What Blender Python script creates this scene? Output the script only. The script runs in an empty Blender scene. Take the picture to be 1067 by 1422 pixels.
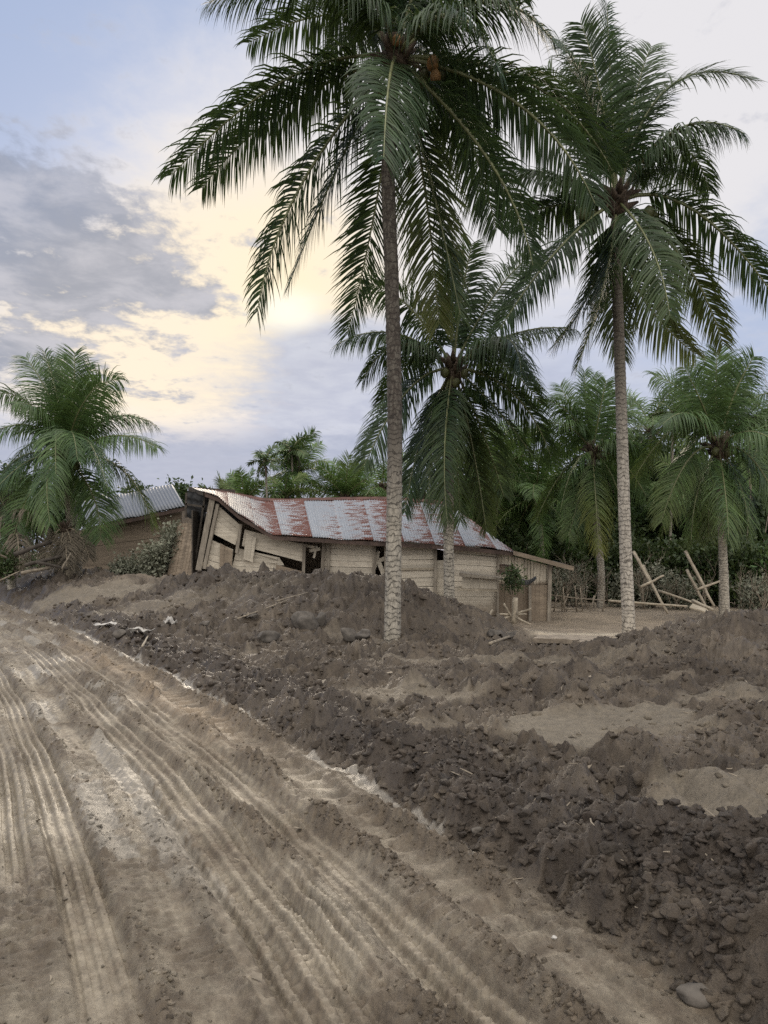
import bpy, math, random
import numpy as np
from mathutils import Vector, Matrix

random.seed(7)
RNG = np.random.default_rng(11)
scene = bpy.context.scene
COL = scene.collection
R = math.radians
Z = np.array([0, 0, 1.])

# ------------------------------------------------------------------ view geometry
F = 1068.0; CX = 533.5; HOR = 765.0; EYE = 1.65


def at(px, py, d):
    """world point seen at photo pixel (px,py) at distance d (metres north)"""
    return np.array([(px - CX) / F * d, d, EYE + (HOR - py) / F * d])


# ------------------------------------------------------------------ noise
def _h(ix, iy, seed):
    h = (ix.astype(np.int64) * 374761393 + iy.astype(np.int64) * 668265263 + seed * 974634777) & 0xFFFFFFFF
    h = ((h ^ (h >> 13)) * 1274126177) & 0xFFFFFFFF
    h = ((h ^ (h >> 16)) * 2246822519) & 0xFFFFFFFF
    return ((h ^ (h >> 15)) & 0xFFFFFF).astype(np.float32) / np.float32(0xFFFFFF)


def perlin(x, y, seed=0):
    x0 = np.floor(x); y0 = np.floor(y)
    fx = (x - x0).astype(np.float32); fy = (y - y0).astype(np.float32)
    u = fx * fx * fx * (fx * (fx * 6 - 15) + 10); v = fy * fy * fy * (fy * (fy * 6 - 15) + 10)

    def g(i, j):
        a = _h(x0 + i, y0 + j, seed) * 6.2831853
        return np.cos(a) * (fx - i) + np.sin(a) * (fy - j)
    a = g(0, 0); b = g(1, 0); c = g(0, 1); d = g(1, 1)
    return ((a + (b - a) * u) + ((c + (d - c) * u) - (a + (b - a) * u)) * v) * 1.5


def fbm(x, y, o, seed=0, gain=.5):
    s = 0; a = 1.; n = 0
    for k in range(o):
        s = s + a * perlin(x * 2 ** k + 17.3 * k, y * 2 ** k - 9.1 * k, seed + k); n += a; a *= gain
    return s / n


def worley(x, y, seed=0):
    x0 = np.floor(x); y0 = np.floor(y)
    f1 = np.full(x.shape, 9., np.float32); f2 = f1.copy()
    for i in (-1, 0, 1):
        for j in (-1, 0, 1):
            cx = x0 + i; cy = y0 + j
            d = np.hypot(cx + _h(cx, cy, seed) - x, cy + _h(cx, cy, seed + 57) - y).astype(np.float32)
            f2 = np.minimum(f2, np.maximum(f1, d)); f1 = np.minimum(f1, d)
    return f1, f2


def sst(a, b, x):
    t = np.clip((x - a) / (b - a), 0, 1)
    return t * t * (3 - 2 * t)


# ------------------------------------------------------------------ object helpers
def tag(o, label=None, cat=None, group=None, kind=None):
    if label: o['label'] = label
    if cat: o['category'] = cat
    if group: o['group'] = group
    if kind: o['kind'] = kind
    return o


def empty(name, loc, label=None, cat=None, group=None):
    o = bpy.data.objects.new(name, None); COL.objects.link(o)
    o.location = loc; o.empty_display_size = .3
    return tag(o, label, cat, group)


def np_mesh(name, v, f, mats, parent=None, attrs=None, matidx=None, smooth=False, loc=None):
    """v (N,3), f (M,k) array or list of faces -> one mesh object (v in world space)"""
    v = np.asarray(v, np.float32)
    off = np.array(parent.matrix_world.translation if parent is not None and parent.type == 'EMPTY' else (0, 0, 0), np.float32)
    if parent is not None:
        off = np.array(parent.location, np.float32)
        pp = parent.parent
        while pp is not None:
            off = off + np.array(pp.location, np.float32); pp = pp.parent
    if loc is not None:
        off = off + np.zeros(3, np.float32) if parent is not None else np.asarray(loc, np.float32)
    v = v - off
    me = bpy.data.meshes.new(name)
    if isinstance(f, np.ndarray):
        k = f.shape[1]; n = f.shape[0]
        me.vertices.add(len(v)); me.vertices.foreach_set('co', v.ravel())
        me.loops.add(n * k); me.loops.foreach_set('vertex_index', f.astype(np.int32).ravel())
        me.polygons.add(n); me.polygons.foreach_set('loop_start', np.arange(0, n * k, k, dtype=np.int32))
        me.update(calc_edges=True)
    else:
        me.from_pydata(v.tolist(), [], [list(map(int, q)) for q in f])
    if not isinstance(mats, (list, tuple)): mats = [mats]
    for m in mats: me.materials.append(m)
    if matidx is not None: me.polygons.foreach_set('material_index', np.asarray(matidx, np.int32))
    if smooth is True: me.polygons.foreach_set('use_smooth', np.ones(len(me.polygons), bool))
    elif smooth is not False: me.polygons.foreach_set('use_smooth', np.asarray(smooth, bool))
    for an, arr in (attrs or {}).items():
        arr = np.asarray(arr, np.float32)
        if arr.ndim == 2:
            a = me.attributes.new(an, 'FLOAT_COLOR', 'POINT')
            a.data.foreach_set('color', np.concatenate([arr, np.ones((len(arr), 1), np.float32)], 1).ravel())
        else:
            a = me.attributes.new(an, 'FLOAT', 'POINT'); a.data.foreach_set('value', arr)
    me.update()
    o = bpy.data.objects.new(name, me); COL.objects.link(o)
    if parent is not None: o.parent = parent
    elif loc is not None: o.location = [float(q) for q in loc]
    return o


class MB:
    def __init__(s): s.v = []; s.f = []; s.m = []
    def poly(s, pts, m=0):
        b = len(s.v); s.v += [tuple(map(float, p)) for p in pts]; s.f.append(list(range(b, b + len(pts)))); s.m.append(m)
    def slab(s, a, b, c, d, th, m=0):
        """quad a,b,c,d extruded by th along its normal away from the viewer (+y)"""
        a, b, c, d = map(np.asarray, (a, b, c, d))
        n = np.cross(b - a, d - a); n = n / (np.linalg.norm(n) + 1e-9)
        if n[1] < 0 or (abs(n[1]) < .05 and n[2] > 0): n = -n
        o = n * th; i = len(s.v)
        s.v += [tuple(p) for p in (a, b, c, d, a + o, b + o, c + o, d + o)]
        for q in ((0, 1, 2, 3), (7, 6, 5, 4), (0, 4, 5, 1), (1, 5, 6, 2), (2, 6, 7, 3), (3, 7, 4, 0)):
            s.f.append([i + k for k in q]); s.m.append(m)
    def tube(s, pts, rad, n=8, m=0, cap=True, wob=0., rng=random):
        pts = [Vector(p) for p in pts]; K = len(pts)
        if not hasattr(rad, '__len__'): rad = [rad] * K
        base = len(s.v); up = Vector((.31, .2, .93))
        for k, p in enumerate(pts):
            t = (pts[min(k + 1, K - 1)] - pts[max(k - 1, 0)]).normalized()
            a = t.cross(up if abs(t.dot(up)) < .95 else Vector((1, 0, 0))).normalized(); b = t.cross(a)
            for j in range(n):
                w = 2 * math.pi * j / n; r = rad[k] * (1 + wob * (rng.random() - .5))
                s.v.append(tuple(p + (a * math.cos(w) + b * math.sin(w)) * r))
        for k in range(K - 1):
            for j in range(n):
                s.f.append([base + k * n + j, base + k * n + (j + 1) % n, base + (k + 1) * n + (j + 1) % n, base + (k + 1) * n + j]); s.m.append(m)
        if cap:
            s.f.append([base + j for j in range(n)][::-1]); s.m.append(m)
            s.f.append([base + (K - 1) * n + j for j in range(n)]); s.m.append(m)
    def box_beam(s, a, b, w, h, m=0):
        a = np.asarray(a, float); b = np.asarray(b, float); t = (b - a) / np.linalg.norm(b - a)
        u = np.array((0, 1., 0)) if abs(t[1]) < .8 else np.array((0, 0, 1.))
        p = np.cross(t, u); p /= np.linalg.norm(p); q = np.cross(t, p)
        i = len(s.v)
        for e in (a, b):
            for x, y in ((-1, -1), (1, -1), (1, 1), (-1, 1)): s.v.append(tuple(e + p * w / 2 * x + q * h / 2 * y))
        for fc in ((3, 2, 1, 0), (4, 5, 6, 7), (0, 1, 5, 4), (1, 2, 6, 5), (2, 3, 7, 6), (3, 0, 4, 7)):
            s.f.append([i + k for k in fc]); s.m.append(m)
    def build(s, name, mats, parent=None, smooth=False, attrs=None, loc=None):
        return np_mesh(name, np.array(s.v), s.f, mats, parent, attrs, s.m, smooth, loc)


# ------------------------------------------------------------------ materials
class NT:
    def __init__(s, tree): s.t = tree; s.n = tree.nodes; s.l = tree.links
    def node(s, typ, **kw):
        n = s.n.new(typ)
        for k, v in kw.items(): setattr(n, k, v)
        return n
    def put(s, sock, v):
        if isinstance(v, bpy.types.NodeSocket): s.l.new(v, sock)
        elif v is not None: sock.default_value = v
    def m(s, op, a, b=None, c=None, clamp=False):
        n = s.node('ShaderNodeMath', operation=op); n.use_clamp = clamp
        for i, q in enumerate((a, b, c)):
            if q is not None: s.put(n.inputs[i], q)
        return n.outputs[0]
    def mix(s, f, a, b, blend='MIX'):
        n = s.node('ShaderNodeMix', data_type='RGBA', blend_type=blend)
        s.put(n.inputs[0], f); s.put(n.inputs[6], col(a)); s.put(n.inputs[7], col(b)); return n.outputs[2]
    def noise(s, vec, scale, detail=4, rough=.55, dist=0.):
        n = s.node('ShaderNodeTexNoise'); s.put(n.inputs['Vector'], vec)
        n.inputs['Scale'].default_value = scale; n.inputs['Detail'].default_value = detail
        n.inputs['Roughness'].default_value = rough; n.inputs['Distortion'].default_value = dist
        return n.outputs['Fac']
    def ss(s, a, b, x):
        n = s.node('ShaderNodeMapRange', interpolation_type='SMOOTHSTEP')
        s.put(n.inputs[0], x); s.put(n.inputs[1], a); s.put(n.inputs[2], b); return n.outputs[0]
    def mapping(s, vec, scale=(1, 1, 1), rot=(0, 0, 0)):
        n = s.node('ShaderNodeMapping'); s.put(n.inputs[0], vec)
        n.inputs['Scale'].default_value = scale; n.inputs['Rotation'].default_value = rot; return n.outputs[0]
    def attr(s, name, out='Fac'):
        n = s.node('ShaderNodeAttribute', attribute_name=name); return n.outputs[out]


def col(c):
    if isinstance(c, (tuple, list)) and len(c) == 3: return (*c, 1.)
    return c


def new_mat(name):
    m = bpy.data.materials.new(name); m.use_nodes = True
    t = NT(m.node_tree); b = m.node_tree.nodes['Principled BSDF']
    return m, t, b


def bump(t, b, h, strength, dist):
    n = t.node('ShaderNodeBump'); n.inputs['Strength'].default_value = strength; n.inputs['Distance'].default_value = dist
    t.put(n.inputs['Height'], h); t.l.new(n.outputs[0], b.inputs['Normal'])


def mud_material():
    m, t, b = new_mat('mud')
    pos = t.node('ShaderNodeNewGeometry').outputs['Position']
    alb = t.attr('alb', 'Color'); wet = t.attr('wet'); smo = t.attr('smo')
    n1 = t.noise(pos, 11, 8, .7); n2 = t.noise(pos, 60, 6, .75); n3 = t.noise(pos, 2.2, 5, .6)
    f = t.m('ADD', t.m('MULTIPLY', n1, .7), t.m('ADD', t.m('MULTIPLY', n2, .55), t.m('MULTIPLY', n3, .35)))
    f = t.m('MULTIPLY_ADD', f, 1.9, -.54)
    c = t.mix(1., alb, f, 'MULTIPLY')
    n = t.node('ShaderNodeCombineColor'); [t.put(n.inputs[i], f) for i in range(3)]
    c.node.inputs[7].links and None
    t.l.new(n.outputs[0], c.node.inputs[7])
    t.put(b.inputs['Base Color'], c)
    rough = t.m('SUBTRACT', .84, t.m('MULTIPLY', wet, .62))
    t.put(b.inputs['Roughness'], t.m('MULTIPLY_ADD', n1, -.12, t.m('ADD', rough, .06)))
    b.inputs['Specular IOR Level'].default_value = .45
    h = t.m('ADD', t.m('MULTIPLY', n1, .5), t.m('MULTIPLY', n2, .5))
    dry = t.m('MULTIPLY', t.m('SUBTRACT', 1., t.m('MULTIPLY', wet, .6)), t.m('SUBTRACT', 1., t.m('MULTIPLY', smo, .7)))
    bump(t, b, t.m('MULTIPLY', h, dry), 1., .035)
    return m


def leaf_material(name, green, dark, yellow, rough=.5, trans=.25):
    m, t, b = new_mat(name)
    pos = t.node('ShaderNodeNewGeometry').outputs['Position']
    n = t.noise(pos, 1.3, 3); ny = t.attr('yel'); rnd = t.attr('rnd')
    c = t.mix(t.ss(.3, .7, n), dark, green)
    hsv = t.node('ShaderNodeHueSaturation'); t.put(hsv.inputs['Value'], t.m('MULTIPLY_ADD', rnd, .7, .65)); t.put(hsv.inputs['Color'], c)
    c = t.mix(ny, hsv.outputs[0], yellow)
    t.put(b.inputs['Base Color'], c); b.inputs['Roughness'].default_value = rough
    b.inputs['Specular IOR Level'].default_value = .36
    tr = t.node('ShaderNodeBsdfTranslucent'); t.put(tr.inputs[0], t.mix(.5, c, (.12, .17, .03)))
    mx = t.node('ShaderNodeMixShader'); mx.inputs[0].default_value = trans
    t.l.new(b.outputs[0], mx.inputs[1]); t.l.new(tr.outputs[0], mx.inputs[2])
    t.l.new(mx.outputs[0], t.n['Material Output'].inputs[0])
    return m


def bark_material(name, pale, dark, ring=18., zlo=0., zhi=5.):
    """palm bark: ring scars, pale lichen and dried silt low on the stem, darker high up: fibre plus crown shade put into the colour"""
    m, t, b = new_mat(name)
    g = t.node('ShaderNodeNewGeometry'); pos = g.outputs['Position']
    sx = t.node('ShaderNodeSeparateXYZ'); t.put(sx.inputs[0], pos)
    z = sx.outputs[2]
    nz = t.noise(pos, 4, 3)
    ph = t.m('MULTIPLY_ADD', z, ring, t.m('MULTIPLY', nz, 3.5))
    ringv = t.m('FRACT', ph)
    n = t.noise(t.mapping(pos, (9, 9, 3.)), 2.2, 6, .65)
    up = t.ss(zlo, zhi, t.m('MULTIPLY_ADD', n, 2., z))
    c = t.mix(up, pale, dark)  # upper stem darkened: fibre colour with the crown's shade painted in
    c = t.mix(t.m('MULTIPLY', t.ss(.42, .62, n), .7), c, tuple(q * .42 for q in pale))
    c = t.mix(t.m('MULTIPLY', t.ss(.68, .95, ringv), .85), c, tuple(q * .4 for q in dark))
    t.put(b.inputs['Base Color'], c); b.inputs['Roughness'].default_value = .9
    bump(t, b, t.m('ADD', t.m('MULTIPLY', ringv, .6), n), .7, .025)
    return m


def wood_material(name, base, dark, grain=(1.5, 8, 26), stain=None, stain_z=0., stain_w=.25, rough=.85):
    m, t, b = new_mat(name)
    g = t.node('ShaderNodeNewGeometry'); pos = g.outputs['Position']
    n = t.noise(t.mapping(pos, grain), 1., 6, .65, .4); n2 = t.noise(pos, .9, 4); n3 = t.noise(pos, 7, 5, .6)
    isl = g.outputs['Random Per Island']
    c = t.mix(t.ss(.35, .75, n), dark, base)
    hsv = t.node('ShaderNodeHueSaturation'); t.put(hsv.inputs['Value'], t.m('MULTIPLY_ADD', isl, .42, .74)); t.put(hsv.inputs['Color'], c)
    c = t.mix(t.m('MULTIPLY', t.ss(.45, .75, n2), .45), hsv.outputs[0], dark)
    if stain:
        sx = t.node('ShaderNodeSeparateXYZ'); t.put(sx.inputs[0], pos)
        zz = t.m('ADD', sx.outputs[2], t.m('MULTIPLY', t.m('SUBTRACT', n3, .5), .35))
        c = t.mix(t.m('MULTIPLY', t.ss(stain_z + stain_w, stain_z - stain_w, zz), .88), c, stain)
    c = t.mix(t.m('MULTIPLY', t.ss(.5, .7, n3), .35), c, tuple(q * .55 for q in dark))
    t.put(b.inputs['Base Color'], c); b.inputs['Roughness'].default_value = rough
    bump(t, b, n, .4, .01)
    return m


def plain(name, c, rough=.8, var=.4, scale=6, metal=0., bmp=.3):
    m, t, b = new_mat(name)
    pos = t.node('ShaderNodeNewGeometry').outputs['Position']
    n = t.noise(pos, scale, 6, .65)
    t.put(b.inputs['Base Color'], t.mix(t.ss(.3, .7, n), tuple(q * (1 - var) for q in c), tuple(min(1, q * (1 + var)) for q in c)))
    b.inputs['Roughness'].default_value = rough; b.inputs['Metallic'].default_value = metal
    if bmp: bump(t, b, n, bmp, .03)
    return m


def roof_material(name, rusty=True):
    m, t, b = new_mat(name)
    u = t.attr('ru'); v = t.attr('rv')     # metres along the ridge, 0..1 down the slope
    cmb = t.node('ShaderNodeCombineXYZ'); t.put(cmb.inputs[0], u); t.put(cmb.inputs[1], t.m('MULTIPLY', v, 3.6))
    uv = cmb.outputs[0]
    n_h = t.noise(t.mapping(uv, (2.3, 10, 1)), 1., 5, .65)      # streaks across the sheet
    n_v = t.noise(t.mapping(uv, (9, .7, 1)), 1., 4, .6)       # streaks down the sheet
    n_f = t.noise(uv, 14, 5, .65); n_l = t.noise(uv, .55, 3)
    zinc = t.mix(n_l, (.22, .24, .272), (.31, .332, .362))
    zinc = t.mix(t.m('MULTIPLY', t.ss(.5, .8, n_v), .5), zinc, (.15, .165, .19))
    if rusty:
        w = t.m('DIVIDE', u, .92)
        idx = t.m('FLOOR', w)
        fr = t.m('FRACT', w)
        wn = t.node('ShaderNodeTexWhiteNoise', noise_dimensions='1D'); t.put(wn.inputs['W'], idx)
        # rust clings to one side of every sheet where it laps under its neighbour
        off = t.m('MULTIPLY', t.m('SUBTRACT', wn.outputs[0], .5), .8)
        grad = t.m('ADD', fr, off)                       # rust creeps from the lap towards the middle of the sheet
        r = t.m('ADD', t.m('MULTIPLY', grad, .46), t.m('ADD', t.m('MULTIPLY', t.m('SUBTRACT', n_h, .5), 2.3), t.m('MULTIPLY', t.m('SUBTRACT', n_f, .5), .55)))
        r = t.m('ADD', r, t.m('MULTIPLY', t.m('SUBTRACT', n_l, .5), .8))
        r = t.m('ADD', r, t.m('MULTIPLY', t.ss(.10, .0, v), .22))
        r = t.m('ADD', r, t.m('MULTIPLY', t.ss(.9, 1., v), .12))
        # the far right of the roof is cleaner, with streaks running down the corrugation
        rightn = t.ss(10.2, 11.3, u)
        r = t.m('SUBTRACT', r, t.m('MULTIPLY', rightn, .6))
        r2 = t.m('MULTIPLY', rightn, t.ss(.60, .68, t.m('ADD', n_v, t.m('MULTIPLY', n_l, .12))))
        rust = t.m('MAXIMUM', t.ss(.33, .40, r), r2)
        rc = t.mix(n_f, (.08, .028, .02), (.16, .06, .042))
        stain = t.m('MULTIPLY', t.ss(.12, .38, r), .3)
        c = t.mix(stain, zinc, (.36, .26, .22))
        # dust settled on the left end
        left = t.m('MULTIPLY', t.ss(3.4, .8, u), .6)
        c = t.mix(left, c, (.30, .26, .21))
        c = t.mix(rust, c, rc)
        t.put(b.inputs['Roughness'], t.m('MULTIPLY_ADD', rust, .3, .55))
        t.put(b.inputs['Metallic'], t.m('MULTIPLY', t.m('SUBTRACT', 1., rust), .25))
    else:
        c = t.mix(t.ss(.45, .8, n_h), t.mix(n_l, (.13, .143, .165), (.19, .203, .225)), (.11, .118, .132)); b.inputs['Roughness'].default_value = .55
        b.inputs['Metallic'].default_value = .3
    t.put(b.inputs['Base Color'], c)
    return m


M = {}
M['mud'] = mud_material()
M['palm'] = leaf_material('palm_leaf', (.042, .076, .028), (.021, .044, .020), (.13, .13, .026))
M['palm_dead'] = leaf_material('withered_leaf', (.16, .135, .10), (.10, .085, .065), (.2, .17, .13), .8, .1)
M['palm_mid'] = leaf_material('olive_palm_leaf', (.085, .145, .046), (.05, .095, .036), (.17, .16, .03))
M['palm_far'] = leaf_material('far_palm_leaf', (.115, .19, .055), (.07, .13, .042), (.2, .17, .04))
M['areca'] = leaf_material('areca_leaf', (.07, .115, .04), (.045, .08, .032), (.2, .18, .05))
M['leaf'] = leaf_material('broad_leaf', (.05, .082, .03), (.026, .048, .021), (.15, .15, .05), .5, .2)
M['leaf_green'] = leaf_material('fresh_leaf', (.085, .15, .05), (.045, .09, .032), (.2, .2, .06), .5, .25)
M['leaf_dull'] = leaf_material('dusty_leaf', (.21, .22, .165), (.13, .14, .10), (.32, .30, .23), .7, .1)
M['rachis'] = plain('leaf_stalk', (.13, .14, .06), .5, .3, 4, 0, 0)
M['rachis_dry'] = plain('dry_stalk', (.30, .25, .18), .7, .3, 4, 0, 0)
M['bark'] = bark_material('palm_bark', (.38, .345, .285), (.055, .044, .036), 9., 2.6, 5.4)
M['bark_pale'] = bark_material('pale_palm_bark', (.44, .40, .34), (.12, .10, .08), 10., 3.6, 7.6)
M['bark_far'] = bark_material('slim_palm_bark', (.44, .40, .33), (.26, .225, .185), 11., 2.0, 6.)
M['fibre'] = plain('crown_fibre', (.07, .05, .035), .95, .5, 14)
M['nut'] = plain('coconut_husk', (.20, .105, .035), .6, .4, 9)
M['nut_green'] = plain('green_coconut_husk', (.07, .075, .025), .55, .4, 9)
M['bark_wood'] = plain('tree_bark', (.13, .11, .085), .95, .4, 8)
M['wall'] = wood_material('wall_planks', (.62, .565, .465), (.45, .40, .325), (1.3, 6, 26), (.17, .132, .094), -.02, .25)
M['wall_v'] = wood_material('upright_wall_planks', (.58, .52, .42), (.42, .37, .29), (22, 8, 1.5), (.115, .082, .054), .70, .1)
M['wall_grey'] = wood_material('grey_planks', (.58, .525, .43), (.40, .355, .285), (1.3, 6, 26))
M['wall_brown'] = wood_material('silted_planks', (.28, .225, .165), (.19, .15, .11), (2, 4, 14))
M['post'] = wood_material('weathered_posts', (.34, .30, .24), (.17, .145, .115), (16, 12, 2))
M['pole'] = wood_material('bare_poles', (.46, .40, .31), (.28, .24, .18), (6, 6, 6))
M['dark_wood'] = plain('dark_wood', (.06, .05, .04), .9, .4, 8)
M['tarp'] = plain('black_sheet', (.012, .012, .013), .6, .3, 5)
M['roof'] = roof_material('rusted_zinc', True)
M['roof_clean'] = roof_material('plain_zinc', False)
M['fascia'] = wood_material('fascia_board', (.30, .24, .18), (.16, .125, .09), (1.3, 6, 20))
M['fascia_dark'] = plain('dark_fascia', (.075, .05, .04), .85, .4, 6)
M['stone'] = plain('grey_stone', (.085, .074, .062), .85, .35, 11)
M['pale'] = plain('pale_sheet', (.38, .36, .33), .6, .25, 7)
M['concrete'] = plain('silted_concrete', (.24, .20, .155), .8, .3, 6)
M['twig'] = plain('twig', (.22, .185, .14), .9, .35, 9)
M['pot'] = plain('black_plastic', (.02, .02, .02), .5, .2, 4)

# ------------------------------------------------------------------ terrain height
_EP = [(-2500, -2500)]
_E = np.array([(7.5, -12), (4.4, -5), (2.45, 0.), (1.85, 1.3), (1.2, 2.68), (.97, 3.26), (.61, 3.92), (.12, 4.89), (-.54, 6.18), (-1.49, 7.83), (-2.6, 9.79),
               (-4.87, 13.55), (-8.4, 18.9), (-12.6, 25.2), (-21, 38), (-41, 68), (-70, 112)])
_ty = np.linspace(-11.9, 110, 6000)
_tx = np.interp(_ty, _E[:, 1], _E[:, 0])
for _ in range(3):
    k = 45; pad = np.concatenate([_tx[0] + (np.arange(-k, 0)) * (_tx[1] - _tx[0]), _tx, _tx[-1] + np.arange(1, k + 1) * (_tx[-1] - _tx[-2])])
    _tx = np.convolve(pad, np.ones(2 * k + 1) / (2 * k + 1), 'valid')
_th = -np.arctan(np.gradient(_tx, _ty))
_tT = np.concatenate([[0], np.cumsum(np.hypot(np.diff(_tx), np.diff(_ty)))])


def road_st(x, y):
    xe = np.interp(y, _ty, _tx); th = np.interp(y, _ty, _th)
    dx = x - xe
    return dx * np.cos(th), np.interp(y, _ty, _tT) - dx * np.sin(th)


_C = [(1067, 1250, 3.35), (1067, 1150, 4.0), (900, 1120, 5.0), (980, 1130, 4.7), (1067, 1075, 5.0), (1067, 1000, 6.4), (900, 1020, 6.8), (760, 1010, 7.2),
      (800, 970, 8.5), (700, 1050, 5.9), (640, 1000, 7.5), (600, 960, 9), (480, 940, 10), (560, 915, 12), (545, 890, 15), (380, 900, 13), (300, 880, 14.5),
      (500, 862, 15.5), (420, 850, 15.5), (400, 808, 17.5), (390, 796, 18.7), (330, 802, 18.5), (270, 799, 19.5), (500, 804, 17.7), (540, 810, 17.5),
      (590, 820, 17.5), (640, 846, 17), (680, 871, 16.5), (720, 891, 16), (300, 840, 16.5), (200, 830, 19), (150, 852, 17), (100, 815, 22),
      (200, 800, 22.5), (50, 806, 25), (0, 806, 27), (-60, 806, 29), (0, 828, 25.5), (800, 897, 15.5), (860, 896, 14.5), (905, 878, 14.5), (960, 858, 14),
      (1067, 854, 14), (1200, 850, 14), (1000, 900, 10.5), (900, 930, 10), (830, 940, 10.5), (750, 920, 12), (650, 900, 13.5), (1100, 900, 10.5), (1200, 1000, 6.4), (1200, 1150, 4)]
_P = [at(*c) for c in _C]
_P += [np.array(q) for q in [(-5.5, 21.6, .75), (-3, 21.2, .7), (-1, 20.8, .45), (1, 20.5, .1), (2.6, 20, -.2), (3.6, 18.5, -.32), (5, 18.2, -.34), (7, 18.5, -.34), (10, 18.5, -.3),
                             (-6, 24, .3), (-2, 24, -.1), (2, 24, -.4), (6, 24, -.46), (12, 24, -.45), (18, 20, -.3), (-10, 27, .75), (-14, 31, .75), (-10, 34, .4), (0, 34, -.4), (10, 34, -.5), (20, 34, -.5),
                             (0, 50, -.5), (20, 50, -.5), (-18, 45, .2), (4, 1, .2), (6, 0, .3), (5, 3, .3), (8, 8, .4), (12, 12, .5), (9, -8, .3), (14, -4, .3), (14, 5, .5)]]
for yy in (-10, -5, 0, 1.3, 2.7, 3.9, 6.2, 8.5, 11, 14, 18, 24, 32, 45):
    _P.append(np.array([np.interp(yy, _ty, _tx), yy, 0.0]))
_P = np.array(_P)


def _phi(r2): return r2 * np.log(r2 + 1e-9) * .5


_n = len(_P)
_A = np.zeros((_n + 3, _n + 3)); _S = 8.0
_q = _P[:, :2] / _S
_A[:_n, :_n] = _phi(((_q[:, None] - _q[None]) ** 2).sum(-1)) + np.eye(_n) * 2e-3
_A[:_n, _n] = 1; _A[:_n, _n + 1:] = _q; _A[_n:, :_n] = _A[:_n, _n:].T
_w = np.linalg.solve(_A, np.concatenate([_P[:, 2], np.zeros(3)]))


def rbf(x, y):
    out = (_w[_n] + _w[_n + 1] * x / _S + _w[_n + 2] * y / _S).astype(np.float32)
    xs = (x / _S).astype(np.float32); ys = (y / _S).astype(np.float32)
    for i in range(_n):
        r2 = (xs - np.float32(_q[i, 0])) ** 2 + (ys - np.float32(_q[i, 1])) ** 2
        out += np.float32(_w[i]) * (r2 * np.log(r2 + np.float32(1e-9)) * np.float32(.5))
    return np.clip(out, -.9, 1.6)


def pxg(px, py, z=.08):
    d = (EYE - z) * F / (py - HOR); return (px - CX) / F * d, d


# smooth, paler patches on the bank:  px, py, half width (m), half depth (m), z, amount
_FLAT = [(765, 1012, .55, .75, .0, 1.), (985, 1125, .5, .28, .05, .8), (960, 1085, .3, .3, .1, .8), (1030, 1085, .25, .3, .12, .8), (860, 996, .8, .5, .02, .9), (1000, 965, .5, .5, .15, .6), (940, 1010, .5, .35, .05, .7), (620, 1010, .5, .2, 0, .5), (720, 1075, .3, .12, 0, .4), (870, 915, .8, .5, 0, .4), (340, 905, .6, .3, 0, .4), (440, 948, .5, .16, 0, 1.), (560, 965, 1.0, .5, 0, .75),
         (660, 915, 1.6, .6, -.05, .55), (330, 835, 1.4, 1., .5, .25), (120, 825, 2.2, .9, .5, .8), (210, 818, 1.6, .7, .8, .5), (500, 885, .9, .5, .0, .35), (880, 945, .7, .4, .1, .35), (930, 1130, .3, .2, .05, .8)]


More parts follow.
